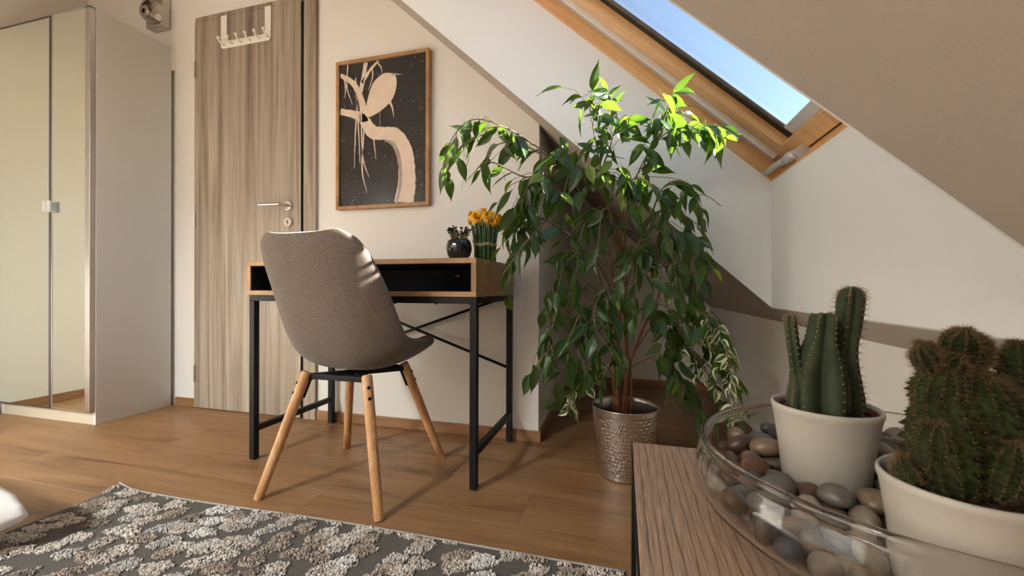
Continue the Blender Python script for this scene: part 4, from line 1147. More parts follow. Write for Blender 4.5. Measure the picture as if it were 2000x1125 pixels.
PEB = [(498,893,433,25,-307,-62,153,130,98),(887,554,404,13,300,156,131,105,68),(1571,391,193,284,-13,125,182,128,99),(376,295,413,19,-7,-93,152,101,77),(1074,-734,430,-301,15,45,173,150,93),(-952,-632,429,9,300,154,183,131,92),(1520,3,411,14,-310,60,179,135,115),(1007,1253,166,-25,302,6,142,116,73),(-11,677,413,-293,-1,-7,145,107,77),(314,-97,441,-17,305,142,215,147,104),(-27,-829,425,0,17,-236,186,117,88),(691,-1416,203,42,-21,95,169,135,101),(-1723,509,319,29,86,-13,237,163,110),(1337,921,205,-295,-16,-73,206,139,110),(-1241,1077,185,-1,33,-39,184,121,82),(-824,1317,335,110,-20,268,150,108,111),(308,1540,184,-187,-14,-248,137,99,86),(-1630,-30,194,10,-32,-284,171,107,95),(1221,-438,432,293,-5,-129,207,147,97),(-230,1740,242,-18,27,-146,134,109,85),(177,1107,407,-6,17,201,120,86,70),(-384,1539,177,-16,307,-141,129,109,88),(810,179,420,31,7,111,131,89,86),(625,-1044,441,-25,6,-219,202,139,106),(775,-471,429,-18,-19,-229,139,104,94),(-571,963,461,35,-41,-190,162,149,122),(-1255,-939,170,-41,13,186,152,106,77),(1025,-1218,219,-24,-5,-245,201,153,124),(-176,-409,432,301,14,-93,198,147,96),(1430,-726,184,291,-18,-56,137,123,94),(742,1601,268,-265,-34,-1,219,122,103),(245,-836,408,-20,3,-14,139,110,72),(72,93,425,313,-18,-90,161,105,89),(-1035,-295,452,-23,-306,-121,172,161,117),(-1417,-693,169,-310,9,-151,170,111,80),(-688,1174,410,18,-19,70,107,83,75),(1486,226,304,-229,-26,-104,121,82,69),(894,974,438,9,-300,135,185,133,101),(-209,1090,405,-24,5,297,134,93,69),(51,1611,202,9,29,-63,169,145,110),(34,-176,452,-30,2,217,204,120,119),(1580,-328,183,114,295,-51,163,91,76),(969,-241,459,37,-292,59,190,133,116),(-1449,546,235,-198,-63,-124,190,127,96),(616,230,405,24,5,-134,155,94,69),(1439,609,282,-222,16,-165,167,136,109),(381,-1601,200,-2,-32,-80,198,133,95),(-983,1230,182,-39,-312,97,177,110,96),(-1536,-204,228,-86,235,120,178,106,88),(212,890,433,-237,1,71,162,118,77),(-576,-627,403,15,301,122,122,95,66),(1301,-951,182,22,291,7,166,124,90),(1022,274,419,-57,11,-33,144,94,83),(494,1343,407,-11,13,137,127,108,78),(955,-1085,407,3,-17,299,189,130,81),(-308,-799,580,-144,26,-20,215,138,118),(-338,633,462,172,22,65,184,128,110),(1650,-128,243,247,-69,3,174,137,128),(-31,1351,427,7,-15,-96,165,136,90),(1490,-290,358,-8,-25,127,155,120,97),(-37,887,414,25,6,-271,136,105,79),(-916,-1450,271,-57,-45,141,154,111,86),(959,23,410,-25,-309,96,165,99,74),(1142,960,351,52,-6,217,168,111,74),(788,-1394,429,-6,-73,-260,195,148,118),(1268,-801,309,-175,2,113,155,86,84),(-1078,564,423,-23,6,-15,161,124,87),(138,-1103,448,0,-278,100,196,139,101),(-673,1474,197,-294,-16,73,218,157,101),(-1550,-461,263,-176,-19,82,209,150,124),(-1767,196,256,59,-286,-121,170,132,88),(535,-388,460,280,32,146,203,148,116),(1533,385,396,113,310,-18,176,110,96),(-1600,-734,273,-36,-14,45,140,105,98),(556,114,549,21,283,11,178,144,103),(-1627,766,296,172,-68,226,162,113,114),(651,-708,421,299,13,-113,183,112,85),(660,1149,449,-19,-20,297,159,125,115),(819,1392,196,58,29,-257,167,108,100),(-355,-626,417,-299,13,-147,168,109,81),(715,434,419,286,-6,-103,158,97,84),(-500,1203,417,97,0,-83,124,88,67),(117,-1398,446,-193,-16,106,150,119,87),(-229,-121,532,-69,-205,90,216,138,104),(-1062,-1167,216,-55,-26,178,164,145,113),(-170,169,418,0,21,-154,131,116,81),(1584,104,189,-3,-20,67,136,111,98),(249,1785,295,-72,-49,269,153,136,109),(-1193,34,443,78,-3,189,205,117,103),(293,1302,465,86,-45,-135,162,140,99),(497,573,465,64,287,117,204,146,116),(-1536,241,242,157,23,154,199,142,113),(1109,1091,193,156,65,33,128,90,76),(-542,-841,423,38,8,-262,158,105,85),(108,466,437,-51,12,296,171,127,97),(535,1450,214,217,54,-41,177,119,88),(-428,1699,300,-8,73,281,168,124,87),(683,-57,442,314,-32,27,177,138,99),(-1360,831,186,28,-305,49,187,117,94),(1142,469,425,22,3,219,195,130,90),(656,-1622,321,-62,-63,200,174,136,113),(380,-640,425,40,8,-78,173,121,84),(-173,1530,204,198,-101,-79,121,104,78),(387,-1044,420,-53,-23,-190,164,104,70),(-1438,-1040,274,-291,41,134,188,116,103),(260,-411,423,134,304,-16,137,88,85),(1461,-508,230,-164,78,59,169,108,102),(-944,1534,296,-64,276,91,214,129,110),(897,1210,307,100,-309,-45,162,97,88),(1819,21,406,87,88,153,203,157,118),(-262,417,405,24,-308,-127,125,93,69),(971,-520,406,-26,5,-219,147,90,70),(494,-1424,346,194,-48,48,159,121,95),(-848,-949,427,261,-12,-129,155,109,89),(1207,76,431,-69,-25,252,163,100,87),(1461,-1066,344,-196,1,156,155,134,101),(-1015,803,431,291,-6,-18,179,134,96),(731,736,429,284,-7,-9,143,103,96),(1635,755,281,87,41,-175,145,118,99),(491,-166,566,200,7,-240,172,98,96),(-326,1482,319,12,-8,109,114,101,65),(314,608,546,304,-79,15,157,94,80),(99,-588,410,15,-14,4,141,107,74),(855,-868,439,-28,-246,144,138,102,68),(389,1110,409,0,18,-243,143,94,72),(1039,771,442,60,40,-258,157,106,91),(-1743,-285,237,-59,-15,-137,130,115,76),(-856,1008,407,314,-15,28,159,98,70),(711,1383,344,19,6,-242,150,115,72),(-1318,-846,375,135,271,-41,196,153,98),(1405,-400,530,-77,35,-103,195,124,87),(38,1052,542,3,268,-85,192,144,111),(301,725,412,-72,-2,-295,158,89,69),(1407,1134,264,42,10,-74,119,87,83),(39,-1609,233,149,239,-30,181,117,94),(1688,-556,252,298,-20,-42,122,113,83),(190,1558,384,23,9,35,178,140,114),(787,268,555,73,15,-310,134,97,68),(1296,-1193,277,225,6,-142,157,110,100),(-126,68,593,-150,61,-58,152,123,97),(-400,-239,442,95,29,66,135,108,87),(-1718,286,415,294,64,-16,124,103,82),(-666,1705,312,35,307,62,153,97,72),(1385,211,504,214,-74,-62,196,150,122),(-1054,-987,407,55,14,-153,137,104,84),(1617,-835,251,66,13,-222,151,93,65),(-1461,1129,369,290,47,58,151,118,96),(1740,246,245,58,-282,-113,115,83,79),(706,978,580,-272,-37,26,165,141,92),(1196,1280,293,-294,10,164,202,122,100),(392,-1281,415,19,-19,-9,115,84,80),(-1825,-74,362,43,14,-83,178,107,92),(34,-419,534,-230,62,-45,131,103,89),(-664,703,441,50,-303,-18,183,131,102),(-1379,-584,355,36,264,107,163,101,79),(221,-730,531,283,42,138,126,105,80),(-844,-1323,163,-20,313,-137,121,91,76),(-19,1825,300,224,-22,19,130,96,89),(204,227,537,292,-6,-59,206,128,115),(269,-307,550,-26,287,-49,115,89,66),(-297,892,453,252,-31,25,164,127,109),(1275,-133,497,32,-196,-216,174,145,114),(-552,1478,396,-16,282,115,224,145,103),(1750,536,349,25,-271,-149,204,120,99),(1331,1096,410,-14,245,99,167,99,77),(850,-634,573,-27,291,101,214,140,123),(128,1391,556,-292,14,149,150,108,83),(215,-1766,274,230,22,-218,137,94,90),(1254,-964,465,308,-26,131,220,139,108),(913,-1522,252,22,3,-254,172,122,85),(1148,312,581,-61,288,83,161,113,87),(-151,365,544,261,50,-32,184,152,94),(1079,1521,399,-145,261,-63,168,117,106),(-739,-740,488,113,-16,-157,160,111,111),(-1177,1301,265,13,32,-262,141,119,95),(-1361,297,459,81,-1,33,186,148,95),(1760,-305,373,-127,-254,5,171,146,95),(596,373,564,-77,279,57,161,105,83),(483,1724,255,-49,47,-228,141,91,83),(1469,-684,412,55,60,-2,220,132,120),(1269,669,431,83,284,-98,164,123,94),(-1145,993,319,75,6,88,196,109,92),(355,-1786,383,-195,-17,106,166,112,75),(70,-610,633,156,47,-259,198,148,123),(-355,1302,428,122,2,-133,149,96,93),(1110,1080,508,-23,-46,-174,207,130,95),(989,1352,356,-6,-248,138,129,107,69),(-1484,962,272,76,-22,-254,137,113,86),(515,1622,398,27,-60,185,142,121,91),(-1559,474,439,-241,-5,151,194,117,91),(456,-855,546,47,-7,-289,191,129,118),(1055,-895,643,-199,-42,-34,230,143,130),(1806,334,491,114,-67,219,217,136,122),(369,1058,607,-228,11,-34,207,123,124),(761,587,535,-238,23,-61,133,97,74),(-1584,-907,385,-110,178,86,167,115,92),(159,497,636,237,-1,-125,170,123,81),(1118,589,568,35,26,244,140,100,72),(-1017,1235,453,-255,2,-54,199,144,106),(-1342,-203,433,-50,12,-309,154,123,93),(-935,-1207,420,-78,-240,25,167,127,101),(1765,-644,417,-103,-10,-196,163,113,87),(-82,575,582,176,-46,-75,171,119,99),(457,-326,713,-56,-296,-65,167,150,104),(1037,-50,539,137,-40,-276,152,90,75),(1361,-1304,427,-103,42,-202,145,115,72),(1534,980,395,265,-14,144,198,136,89),(921,125,551,27,-31,-253,144,100,85),(-217,1822,441,58,-270,70,170,146,106),(-531,-418,422,259,-13,-39,134,100,84),(-536,748,617,-264,-36,164,183,133,91),(-45,-1779,311,-104,-304,-36,170,139,103),(106,-52,620,45,35,126,184,145,94),(-1677,72,385,-52,-51,235,130,108,92),(1049,-1119,541,16,-10,255,136,116,71),(-202,1552,503,43,-69,35,158,128,102),(1330,934,506,-58,243,109,183,138,105),(165,-309,710,226,11,-217,190,124,96),(534,-1772,354,-134,-176,-153,124,82,77),(757,-158,607,-90,-20,244,150,105,77),(1168,102,684,-105,-304,-30,201,159,128),(1618,-480,379,253,-2,10,145,89,72),(598,828,701,77,-51,32,208,157,119),(-771,1643,506,-304,36,85,212,143,108),(-1093,-1416,309,103,-1,-152,155,112,84),(701,1750,396,78,275,-32,149,95,79),(71,773,567,-160,7,-71,149,106,82),(730,-371,617,230,54,-20,148,128,104),(941,417,527,312,-33,-10,143,101,82),(-1347,928,500,91,278,20,186,149,121),(744,-1205,579,-20,41,29,169,136,96),(336,1770,512,-10,25,92,184,130,111),(-1327,528,459,-217,-183,-56,131,111,89),(-310,814,655,-54,-31,176,154,117,93),(266,-1278,543,-33,-216,184,111,85,69),(-1644,-305,419,-53,67,142,148,133,95),(-34,-972,560,127,8,-30,129,103,80),(-1524,-630,481,-21,46,309,173,141,111),(1611,-875,485,9,-106,158,176,144,116),(1648,213,407,-26,-184,-188,148,86,67),(-1467,4,423,-212,-37,-187,143,122,99),(1228,-671,595,129,60,-194,138,115,86),(1148,-1443,348,-40,76,113,198,115,101),(-736,1311,543,-59,-35,-98,194,129,96),(1560,560,527,19,301,18,192,132,110),(-261,-552,598,40,25,-35,194,135,106),(-766,-417,471,-204,48,140,198,124,99),(-1309,1249,477,-190,-19,216,172,164,105),(1649,84,569,38,17,99,130,88,77),(899,-1637,406,-48,-307,48,161,111,81),(282,827,603,-48,48,-31,166,136,102),(860,1255,493,-152,-26,-82,164,95,89),(1355,748,610,28,-269,-135,154,124,89),(713,-961,629,-2,41,128,172,136,90),(-465,1295,618,-261,-59,-97,209,128,125),(1180,-1259,439,165,-114,-16,148,89,82),(-1786,-540,406,153,-61,-146,197,131,106),(-1187,-677,473,-56,219,-45,151,128,117),(-106,-399,740,-145,37,228,216,129,123),(360,-3,625,-28,9,285,128,116,78),(259,-1546,361,-27,-72,-121,185,120,88),(335,-517,577,-41,9,102,149,106,74),(1129,-262,605,-55,32,-71,171,101,82),(687,1541,541,44,36,-185,223,149,130),(376,420,585,-26,55,-194,149,107,66),(311,-725,673,24,38,47,113,107,69),(-574,-538,572,-14,-283,-160,165,130,94),(1588,-622,572,114,3,221,146,112,76),(-188,1211,574,14,249,-152,172,115,114),(826,416,656,-236,-21,-125,145,97,83),(-1279,-1284,309,82,83,169,170,117,104),(-1318,720,376,-100,116,-197,149,127,88),(-814,860,589,2,-27,-119,221,152,108),(-1679,-84,518,30,-20,127,155,133,97),(1310,1328,454,-254,36,-45,163,102,95),(624,578,749,-109,112,-249,172,161,129),(1725,-437,577,-188,-11,2,181,136,116),(-1062,1017,502,-5,-40,56,145,94,75),(-35,343,725,16,-65,256,171,140,112),(1100,1334,585,-42,58,259,183,132,95),(891,1494,463,-213,7,-150,144,112,82),(450,247,694,260,-2,119,154,144,109),(1456,-1049,594,4,41,-138,197,138,107),(-500,1783,467,23,94,176,170,129,86),(172,-929,559,139,276,-56,141,97,83),(-917,-616,619,-291,-2,-65,165,122,97),(442,1467,545,-207,-50,-87,190,106,90),(903,799,621,-56,282,77,184,142,111),(1587,-191,578,-17,306,-16,186,143,115),(-70,1647,395,20,248,32,170,123,81),(-1348,-385,553,-50,-312,10,202,139,119),(1583,852,584,-37,-49,215,195,129,114),(1005,-1324,487,136,130,195,163,127,89),(1107,-482,622,-13,97,-282,144,123,91),(-1257,-1075,375,-253,70,69,167,106,97),(-1127,660,597,4,18,292,224,147,107),(392,-1500,539,-149,-21,-80,197,115,114),(-56,-820,693,-14,21,-40,166,93,85),(-367,1068,550,40,228,-173,139,105,102),(444,-1176,605,151,-13,213,213,132,105),]
PEBL = {
    5: 'sixth tan river pebble from the left seen through the near glass wall of the bowl',
    12: 'first tan river pebble from the left seen through the near glass wall of the bowl',
    33: 'last brown river pebble from the left seen over the rim of the glass bowl',
    66: 'third tan river pebble from the left seen over the rim of the glass bowl',
    69: 'fourth tan river pebble from the left seen through the near glass wall of the bowl',
    73: 'fifth tan river pebble from the left seen through the near glass wall of the bowl',
    75: 'third tan river pebble from the left seen through the near glass wall of the bowl',
    84: 'fourth cream river pebble from the left seen through the near glass wall of the bowl',
    88: 'second grey river pebble from the left seen over the rim of the glass bowl',
    93: 'last brown river pebble from the left seen through the near glass wall of the bowl',
    104: 'last blue-grey river pebble from the left seen through the near glass wall of the bowl',
    113: 'last tan river pebble from the left seen through the near glass wall of the bowl',
    129: 'fourth brown river pebble from the left seen through the near glass wall of the bowl',
    141: 'second tan river pebble from the left seen through the near glass wall of the bowl',
    144: 'last grey river pebble from the left seen through the near glass wall of the bowl',
    146: 'first brown river pebble from the left seen over the rim of the glass bowl',
    151: 'first cream river pebble from the left seen through the near glass wall of the bowl',
    154: 'third grey river pebble from the left seen through the near glass wall of the bowl',
    173: 'first cream river pebble from the left seen over the rim of the glass bowl',
    175: 'the only clearly shown rusty river pebble seen over the rim of the glass bowl',
    189: 'second brown river pebble from the left seen over the rim of the glass bowl',
    193: 'last tan river pebble from the left seen over the rim of the glass bowl',
    195: 'third brown river pebble from the left seen through the near glass wall of the bowl',
    198: 'first grey river pebble from the left seen over the rim of the glass bowl',
    200: 'last cream river pebble from the left seen through the near glass wall of the bowl',
    223: 'first dark river pebble from the left seen over the rim of the glass bowl',
    224: 'seventh tan river pebble from the left seen through the near glass wall of the bowl',
    229: 'third brown river pebble from the left seen over the rim of the glass bowl',
    235: 'first blue-grey river pebble from the left seen through the near glass wall of the bowl',
    237: 'second grey river pebble from the left seen through the near glass wall of the bowl',
    240: 'first grey river pebble from the left seen through the near glass wall of the bowl',
    243: 'last dark river pebble from the left seen over the rim of the glass bowl',
    247: 'first tan river pebble from the left seen over the rim of the glass bowl',
    256: 'second brown river pebble from the left seen through the near glass wall of the bowl',
    257: 'second cream river pebble from the left seen through the near glass wall of the bowl',
    263: 'last cream river pebble from the left seen over the rim of the glass bowl',
    266: 'fourth tan river pebble from the left seen over the rim of the glass bowl',
    270: 'third cream river pebble from the left seen through the near glass wall of the bowl',
    273: 'first brown river pebble from the left seen through the near glass wall of the bowl',
    278: 'second cream river pebble from the left seen over the rim of the glass bowl',
    285: 'last grey river pebble from the left seen over the rim of the glass bowl',
    290: 'third grey river pebble from the left seen over the rim of the glass bowl',
    294: 'fourth grey river pebble from the left seen through the near glass wall of the bowl',
    295: 'second tan river pebble from the left seen over the rim of the glass bowl',
}
rng = random.Random(23)
PEBBLES = []
for i, (x, y, z, a, b_, c, sx, sy, sz) in enumerate(PEB):
    ci = rng.choices(range(7), (32, 22, 24, 12, 8, 2, 2))[0]
    o = bpy.data.objects.new('pebble', PMESH[ci][rng.randrange(3)])
    COL.objects.link(o)
    o.location = (BX + x / 1e4, BY + y / 1e4, TZ + .0002 + z / 1e4)
    o.rotation_euler = (a / 100, b_ / 100, c / 100)
    o.scale = (sx / 1.04e4, sy / 1.04e4, sz / 1.04e4)
    o['category'] = 'pebble'
    o['group'] = 'river pebbles in the glass bowl'
    o['label'] = PEBL.get(i) or '%s river pebble lying lower down in the pebble bed of the glass bowl' % PN[ci]
    PEBBLES.append((o, ci))

# the lower layer of the bed, joined: no single stone of it can be picked out
rng = random.Random(31)
lowb = MB()
for k in range(150):
    r, a = .138 * math.sqrt(rng.random()), rng.uniform(0, 2 * PI)
    z = .0125 + .009 * (k % 2)
    lowb.ball((BX + r * math.cos(a), BY + r * math.sin(a), TZ + z), .0105, 10, 7, 0, (rng.uniform(.9, 1.3), rng.uniform(.9, 1.3), .72))
lb = lowb.build('pebble_bed', PM[2], None, smooth=True)
rebase(lb, (BX, BY, TZ)); lb['kind'] = 'stuff'
tag(lb, 'buried layer of small river pebbles at the bottom of the glass bowl', 'pebbles')

# ------------------------------------------------------------------ cacti
def flower_pot(c, base_z, R, label):
    p = empty('potted_cactus', (c[0], c[1], base_z), label, 'potted cactus')
    H = .090
    k = R / .0514
    pr = [(.001, 0), (.036 * k, 0), (.039 * k, .0015), (.040 * k, .004), (.0445 * k, .045), (.0492 * k, .078), (.0500 * k, .081), (.0514 * k, .085), (.0512 * k, .0885), (.0500 * k, .0900), (.0484 * k, .0890), (.0474 * k, .084), (.0440 * k, .045), (.036 * k, .006), (.001, .006)]
    MB().lathe(pr, (c[0], c[1], base_z), 72).build('pot', M['ceramic'], p, smooth=True)
    return p
M['cactus'] = plain('cactus_green', (.034, .044, .022), rough=.7, spec=.2, noise=.35, nscale=35, bump=.25, bscale=180)
M['cactus_rib'] = plain('cactus_rib', (.085, .105, .055), rough=.6, noise=.3, nscale=50)
M['spine'] = plain('spine', (.30, .18, .10), rough=.6, noise=.3)
M['fuzz'] = plain('brown_fuzz', (.115, .070, .026), rough=.8, noise=.4, nscale=90)
M['cactus2'] = plain('cactus_moss_green', (.020, .024, .006), rough=.75, spec=.15, noise=.5, nscale=70, bump=.5, bscale=220)
M['areole'] = plain('areole', (.14, .10, .045), rough=.8, noise=.3)

def column(name, spine_pts, radii, nr, amp, mat, parent, rng, twist=0., spines=.004, step=1, nsp=4, spmat=None, bumps=0., cross=8, ar=.0011):
    """ribbed cactus stem lofted along a curve, with an areole and spines down each rib"""
    c_ = spline([(*p, r) for p, r in zip(spine_pts, radii)], 8)
    nk = nr * cross
    mb = MB(); sp = MB(); vv = []
    n_ = len(c_)
    a = Vector((1, 0, 0))
    for i, q_ in enumerate(c_):
        p = Vector(q_[:3]); t = (Vector(c_[min(i + 1, n_ - 1)][:3]) - Vector(c_[max(0, i - 1)][:3])).normalized()
        a = (a - t * a.dot(t)).normalized(); b_ = t.cross(a)
        for k in range(nk):
            th = 2 * PI * k / nk + twist * i / n_
            rib = abs(math.cos(nr * PI * k / nk)) ** 1.3
            nod = 1 + bumps * math.sin(i * 2.2 + (k // cross) * 1.7) * rib
            r = q_[3] * (1 - amp + amp * rib) * nod
            vv.append(p + (a * math.cos(th) + b_ * math.sin(th)) * r)
        if i % step == 0 and i > 0:
            for k in range(nr):
                th = 2 * PI * k / nr + twist * i / n_
                d = (a * math.cos(th) + b_ * math.sin(th))
                base_ = p + d * q_[3] * 1.0
                sp.ball(base_, ar, 5, 4, 1)
                for _ in range(nsp):
                    e = (d + Vector((rng.uniform(-.8, .8), rng.uniform(-.8, .8), rng.uniform(-.6, .8)))).normalized() * spines * rng.uniform(.5, 1.2)
                    side = e.cross(Vector((.3, .5, .8))).normalized() * .00018
                    s2 = e.cross(side).normalized() * .00018
                    sp.add([base_ + side, base_ - side * .5 + s2, base_ - side * .5 - s2, base_ + e], [(0, 1, 3), (1, 2, 3), (2, 0, 3)], 0)
    ff = [(i * nk + k, i * nk + (k + 1) % nk, (i + 1) * nk + (k + 1) % nk, (i + 1) * nk + k) for i in range(n_ - 1) for k in range(nk)]
    ff.append(tuple(range((n_ - 1) * nk, n_ * nk))); ff.append(tuple(range(nk - 1, -1, -1)))
    o = mb.add(vv, ff).build(name, mat, parent, smooth=True)
    s_ = sp.build('spines', [spmat or M['spine'], M['areole']], o, off=origin_of(parent))
    s_['kind'] = 'stuff'
    return o
rng = random.Random(8)
P1 = (.2185, .538); z1 = .4505
c1 = flower_pot(P1, z1, .0514, 'cream pot with three tall ribbed green cactus columns, farther back in the glass bowl')
MB().lathe([(.001, z1 + .081), (.0472, z1 + .078)], (P1[0], P1[1], 0), 32).build('soil', M['soil'], c1)
M['inner_pot'] = plain('inner_pot', (.085, .022, .018), rough=.5, noise=.2)
MB().lathe([(.0470, z1 + .079), (.0468, z1 + .0865), (.0455, z1 + .0868), (.0450, z1 + .079)], (P1[0], P1[1], 0), 48).build('inner_pot', M['inner_pot'], c1, smooth=True)
column('cactus_stem', [(.2390, .545, .515), (.2395, .544, .540), (.2385, .543, .566), (.2400, .543, .60), (.2435, .543, .635), (.2455, .543, .658), (.2460, .543, .667), (.2460, .543, .6715)],
       [.017, .0205, .0175, .0125, .0135, .0138, .011, .003], 6, .30, M['cactus'], c1, rng, spines=.0075, step=2, nsp=5)
column('cactus_stem', [(.2080, .522, .510), (.2075, .521, .545), (.2065, .521, .580), (.2095, .523, .610), (.2115, .524, .632), (.2120, .524, .641), (.2120, .524, .6425)],
       [.023, .0285, .0265, .0165, .0135, .0118, .004], 5, .48, M['cactus'], c1, rng, twist=.35, spines=.0030, step=2, nsp=2)
column('cactus_stem', [(.1935, .531, .522), (.1930, .530, .543), (.1915, .528, .558), (.1880, .527, .575), (.1835, .526, .605), (.1805, .526, .630), (.1800, .526, .638), (.1800, .526, .6405)],
       [.010, .0150, .0130, .0072, .0064, .0062, .005, .002], 5, .32, M['cactus'], c1, rng, spines=.0035, step=2, nsp=3)

P2 = (.247, .386); z2 = .4372
c2 = flower_pot(P2, z2, .0505, 'cream pot with a clumped knobbly dark cactus of brown spines, nearest in the glass bowl')
MB().lathe([(.001, z2 + .080), (.0465, z2 + .078)], (P2[0], P2[1], 0), 32).build('soil', M['soil'], c2)
def knob(c, R, seed, h=1.0, nr=9):
    rr = random.Random(seed)
    x, y, z = c
    lx, ly = rr.uniform(-.004, .004), rr.uniform(-.004, .004)
    pts = [(x - lx, y - ly, z - R * h), (x - lx * .5, y - ly * .5, z - R * h * .72), (x, y, z), (x + lx * .5, y + ly * .5, z + R * h * .6), (x + lx, y + ly, z + R * h * .93), (x + lx, y + ly, z + R * h)]
    column('cactus_knob', pts, [R * .35, R * .78, R, R * .80, R * .36, R * .08], nr, .17, M['cactus2'], c2, rr, twist=rr.uniform(-1.1, 1.1), spines=.0052, step=1, nsp=5, spmat=M['fuzz'], bumps=.30, cross=5, ar=.0006)
KN = [((.232, .378, .556), .0215, 1.9), ((.258, .381, .560), .0220, 2.0), ((.220, .372, .556), .0120, 1.5), ((.2085, .3775, .5335), .0095, 1.1), ((.246, .400, .565), .0210, 1.9), ((.272, .395, .560), .0190, 2.0),
      ((.2285, .382, .5930), .0150, 1.15), ((.252, .387, .592), .0165, 1.2), ((.268, .392, .588), .0140, 1.2), ((.2205, .381, .6185), .0082, 1.25), ((.246, .388, .6250), .0120, 1.25), ((.2555, .391, .6230), .0100, 1.30), ((.236, .384, .611), .0100, 1.1),
      ((.288, .399, .606), .0120, 2.0), ((.255, .365, .545), .0130, 1.6)]
for i, (c_, R, h_) in enumerate(KN): knob(c_, R, 40 + i, h_, 9 if R < .013 else 12)

# ------------------------------------------------------------------ rug
RX0, RX1, RY0, RY1 = -1.611, .006, -.35, 1.003
def rug_edge(x):      # the far edge waves a little and the far left corner lifts
    t = (x - RX0) / (RX1 - RX0)
    return RY1 - .022 * (1 - t) ** 2 - .010 * math.sin(2.4 * PI * t) * (1 - t)
def rug_z(x, y):
    d = math.hypot(x - RX0, (rug_edge(x) - y))
    return .0035 + .016 * max(0, 1 - d / .10) ** 2
nx, ny = 80, 60
rgm = MB(); vv = []
for j in range(ny + 1):
    for i in range(nx + 1):
        x = RX0 + (RX1 - RX0) * i / nx
        ye = rug_edge(x)
        y = RY0 + (ye - RY0) * (1 - (1 - j / ny) ** 1.6)
        vv.append((x, y, rug_z(x, y)))
W_ = nx + 1
ff = [(j * W_ + i, j * W_ + i + 1, (j + 1) * W_ + i + 1, (j + 1) * W_ + i) for j in range(ny) for i in range(nx)]
M['rug_base'] = plain('rug_weave', (.120, .108, .096), rough=.95, spec=.05, noise=.3, nscale=260, bump=.8, bscale=420)
M['rug_edge'] = plain('rug_binding', (.36, .325, .29), rough=.9, spec=.05, noise=.2, nscale=200)
rug = rgm.add(vv, ff).build('rug', M['rug_base'], None, smooth=True)
so = rug.modifiers.new('thick', 'SOLIDIFY'); so.thickness = .003; so.offset = -1
rebase(rug, (-.80, .33, 0))
tag(rug, 'dark grey rug with raised beige and brown pebble-like tufts on the wood floor', 'rug')
def rope(pts, r): return MB().tube(pts, r, 6)
rope([(RX0 + (RX1 - RX0) * i / 60, rug_edge(RX0 + (RX1 - RX0) * i / 60), rug_z(RX0 + (RX1 - RX0) * i / 60, rug_edge(RX0 + (RX1 - RX0) * i / 60)) + .0005) for i in range(61)], .0032).build('binding', M['rug_edge'], rug, smooth=True)
# tufted patches
g = np.random.default_rng(5)
pc = []
yy = RY0 + .03; jrow = 0
while yy < RY1 + .02:
    xx = RX0 + (.045 if jrow % 2 else .0)
    while xx < RX1 + .03:
        if g.random() < .93:
            big = g.random() < .22
            pc.append((xx + g.uniform(-.018, .018), yy + g.uniform(-.012, .012), g.uniform(.026, .041) * (1.25 if big else 1), g.uniform(.0185, .0268) * (1.15 if big else 1), .45 + g.uniform(-.5, .5), g.choice(6, p=(.30, .2, .2, .12, .08, .10))))
        xx += g.uniform(.062, .088)
    yy += .049; jrow += 1
PALETTE = np.array([(.72, .65, .57), (.62, .55, .48), (.46, .375, .30), (.82, .78, .73), (.34, .275, .22), (.60, .56, .51)])
V = []; F = []; CC = []
nb = 0
for (px, py, a_, b_, an, ci) in pc:
    dens = .0085 if py < .05 else .0037
    n_ = int(PI * a_ * b_ / dens ** 2)
    r_ = np.sqrt(g.random(n_)); t_ = g.random(n_) * 2 * PI
    wv = 1 + .14 * np.sin(3 * t_ + px * 90) + .09 * np.sin(5 * t_ + py * 70)
    lx, ly = a_ * r_ * np.cos(t_) * wv, b_ * r_ * np.sin(t_) * wv
    X = px + lx * math.cos(an) - ly * math.sin(an); Y = py + lx * math.sin(an) + ly * math.cos(an)
    col0 = PALETTE[ci]
    for k in range(n_):
        x, y = X[k], Y[k]
        if not (RX0 + .006 < x < RX1 - .004 and RY0 + .006 < y < rug_edge(x) - .008): continue
        z0 = rug_z(x, y)
        h_ = g.uniform(.0050, .0092) * (1 - .45 * r_[k] ** 4)
        w_ = g.uniform(.0011, .0021) * (2.2 if dens > .006 else 1)
        th = g.uniform(0, PI); lean = g.normal(0, .0016, 2); el = g.uniform(1.0, 2.0)
        ring = [(math.cos(th) * w_ * el, math.sin(th) * w_ * el), (-math.sin(th) * w_, math.cos(th) * w_), (-math.cos(th) * w_ * el, -math.sin(th) * w_ * el), (math.sin(th) * w_, -math.cos(th) * w_)]
        V += [(x + p * .8, y + q, z0) for p, q in ring]
        V += [(x + p + lean[0], y + q + lean[1], z0 + h_ * .72) for p, q in ring]
        V.append((x + lean[0] * 1.5, y + lean[1] * 1.5, z0 + h_))
        F += [(nb + i, nb + (i + 1) % 4, nb + 4 + (i + 1) % 4, nb + 4 + i) for i in range(4)] + [(nb + 4 + i, nb + 4 + (i + 1) % 4, nb + 8) for i in range(4)]
        cc = col0 * g.uniform(.62, 1.22)
        CC += [(cc[0], cc[1], cc[2], 1)] * 9
        nb += 9
me = bpy.data.meshes.new('pile')
o0 = Vector(rug.location)
va = np.array(V, np.float32) - np.array(o0, np.float32)
me.from_pydata(va.tolist(), [], F)
ca = me.color_attributes.new('Col', 'FLOAT_COLOR', 'POINT'); ca.data.foreach_set('color', np.array(CC, np.float32).ravel())
m, nt, b = new_mat('rug_yarn')
at_ = nt.nodes.new('ShaderNodeVertexColor'); at_.layer_name = 'Col'
nt.links.new(at_.outputs['Color'], b.inputs['Base Color']); b.inputs['Roughness'].default_value = .9; b.inputs['Specular IOR Level'].default_value = .1
b.inputs['Sheen Weight'].default_value = .2
me.materials.append(m)
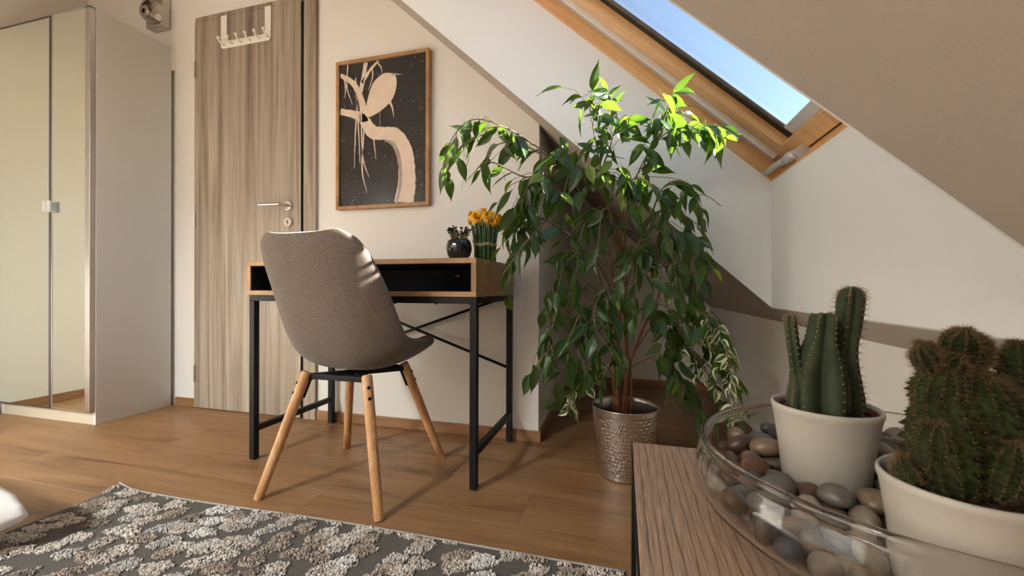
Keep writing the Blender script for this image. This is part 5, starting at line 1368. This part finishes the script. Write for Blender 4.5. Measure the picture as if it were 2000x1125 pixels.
pile = bpy.data.objects.new('pile', me); COL.objects.link(pile); pile.parent = rug; pile['kind'] = 'stuff'
print('TUFTS', nb // 9)

# ------------------------------------------------------------------ white bedding at the left edge
M['linen'] = plain('white_linen', (.82, .80, .76), rough=.9, spec=.1, bump=.4, bscale=300)
bl = MB()
# outline of the corner (tip, fold and hem), carried on to the left where the bed lies
rows_ = [
    [(-1.561, .688, .150), (-1.4906, .684, .140), (-1.4436, .677, .125), (-1.4362, .683, .100), (-1.470, .694, .070), (-1.529, .706, .045), (-1.566, .690, .020)],
    [(-1.575, .640, .158), (-1.515, .640, .152), (-1.478, .640, .128), (-1.462, .645, .085), (-1.490, .655, .055), (-1.545, .665, .035), (-1.585, .660, .018)],
    [(-1.600, .580, .165), (-1.545, .580, .160), (-1.505, .580, .135), (-1.490, .585, .085), (-1.505, .590, .045), (-1.550, .600, .022), (-1.600, .600, .018)],
    [(-1.620, .480, .170), (-1.565, .480, .165), (-1.530, .480, .140), (-1.515, .485, .085), (-1.525, .490, .040), (-1.560, .500, .018), (-1.610, .500, .018)],
    [(-1.640, .200, .172), (-1.585, .200, .167), (-1.550, .200, .140), (-1.535, .205, .085), (-1.545, .210, .040), (-1.580, .220, .018), (-1.620, .220, .018)],
    [(-1.660, -.30, .172), (-1.605, -.30, .167), (-1.570, -.30, .140), (-1.555, -.30, .085), (-1.565, -.30, .040), (-1.600, -.30, .018), (-1.640, -.30, .018)]]
back = [(-2.35, .76, .16), (-2.40, .66, .19), (-2.45, .58, .19), (-2.45, .48, .19), (-2.45, .2, .19), (-2.45, -.3, .19)]
vv = []
for rw, bk in zip(rows_, back):
    rw = [bk, tuple(np.array(bk) * .45 + np.array(rw[0]) * .55 + np.array((0, 0, .012)))] + rw + [(bk[0], bk[1], .018)]
    vv += rw
W_ = 10
ff = [(j * W_ + i, (j + 1) * W_ + i, (j + 1) * W_ + i + 1, j * W_ + i + 1) for j in range(5) for i in range(W_ - 1)]
ff += [(j * W_ + W_ - 1, (j + 1) * W_ + W_ - 1, (j + 1) * W_, j * W_) for j in range(5)]
ff += [tuple(range(W_)), tuple(range(6 * W_ - 1, 5 * W_ - 1, -1))]
bo = bl.add(vv, ff).build('bed_cover', M['linen'], None, smooth=True)
su = bo.modifiers.new('soft', 'SUBSURF'); su.levels = 2; su.render_levels = 2; su.subdivision_type = 'CATMULL_CLARK'
cr = bo.data.attributes.new('crease_edge', 'FLOAT', 'EDGE')
ev = [0.0] * len(bo.data.edges)
for e_ in bo.data.edges:
    a_, b_ = e_.vertices
    if a_ < W_ and b_ < W_: ev[e_.index] = .95
    if (a_ % W_ == 5 and b_ % W_ == 5): ev[e_.index] = .95
cr.data.foreach_set('value', ev)
tx_ = bpy.data.textures.new('folds', 'CLOUDS'); tx_.noise_scale = .09
dm = bo.modifiers.new('rumple', 'DISPLACE'); dm.texture = tx_; dm.strength = .012; dm.mid_level = .5; dm.texture_coords = 'LOCAL'
rebase(bo, (-1.75, .5, 0))
tag(bo, 'white rumpled bed cover whose corner pokes in at the left edge beside the rug', 'bed cover')
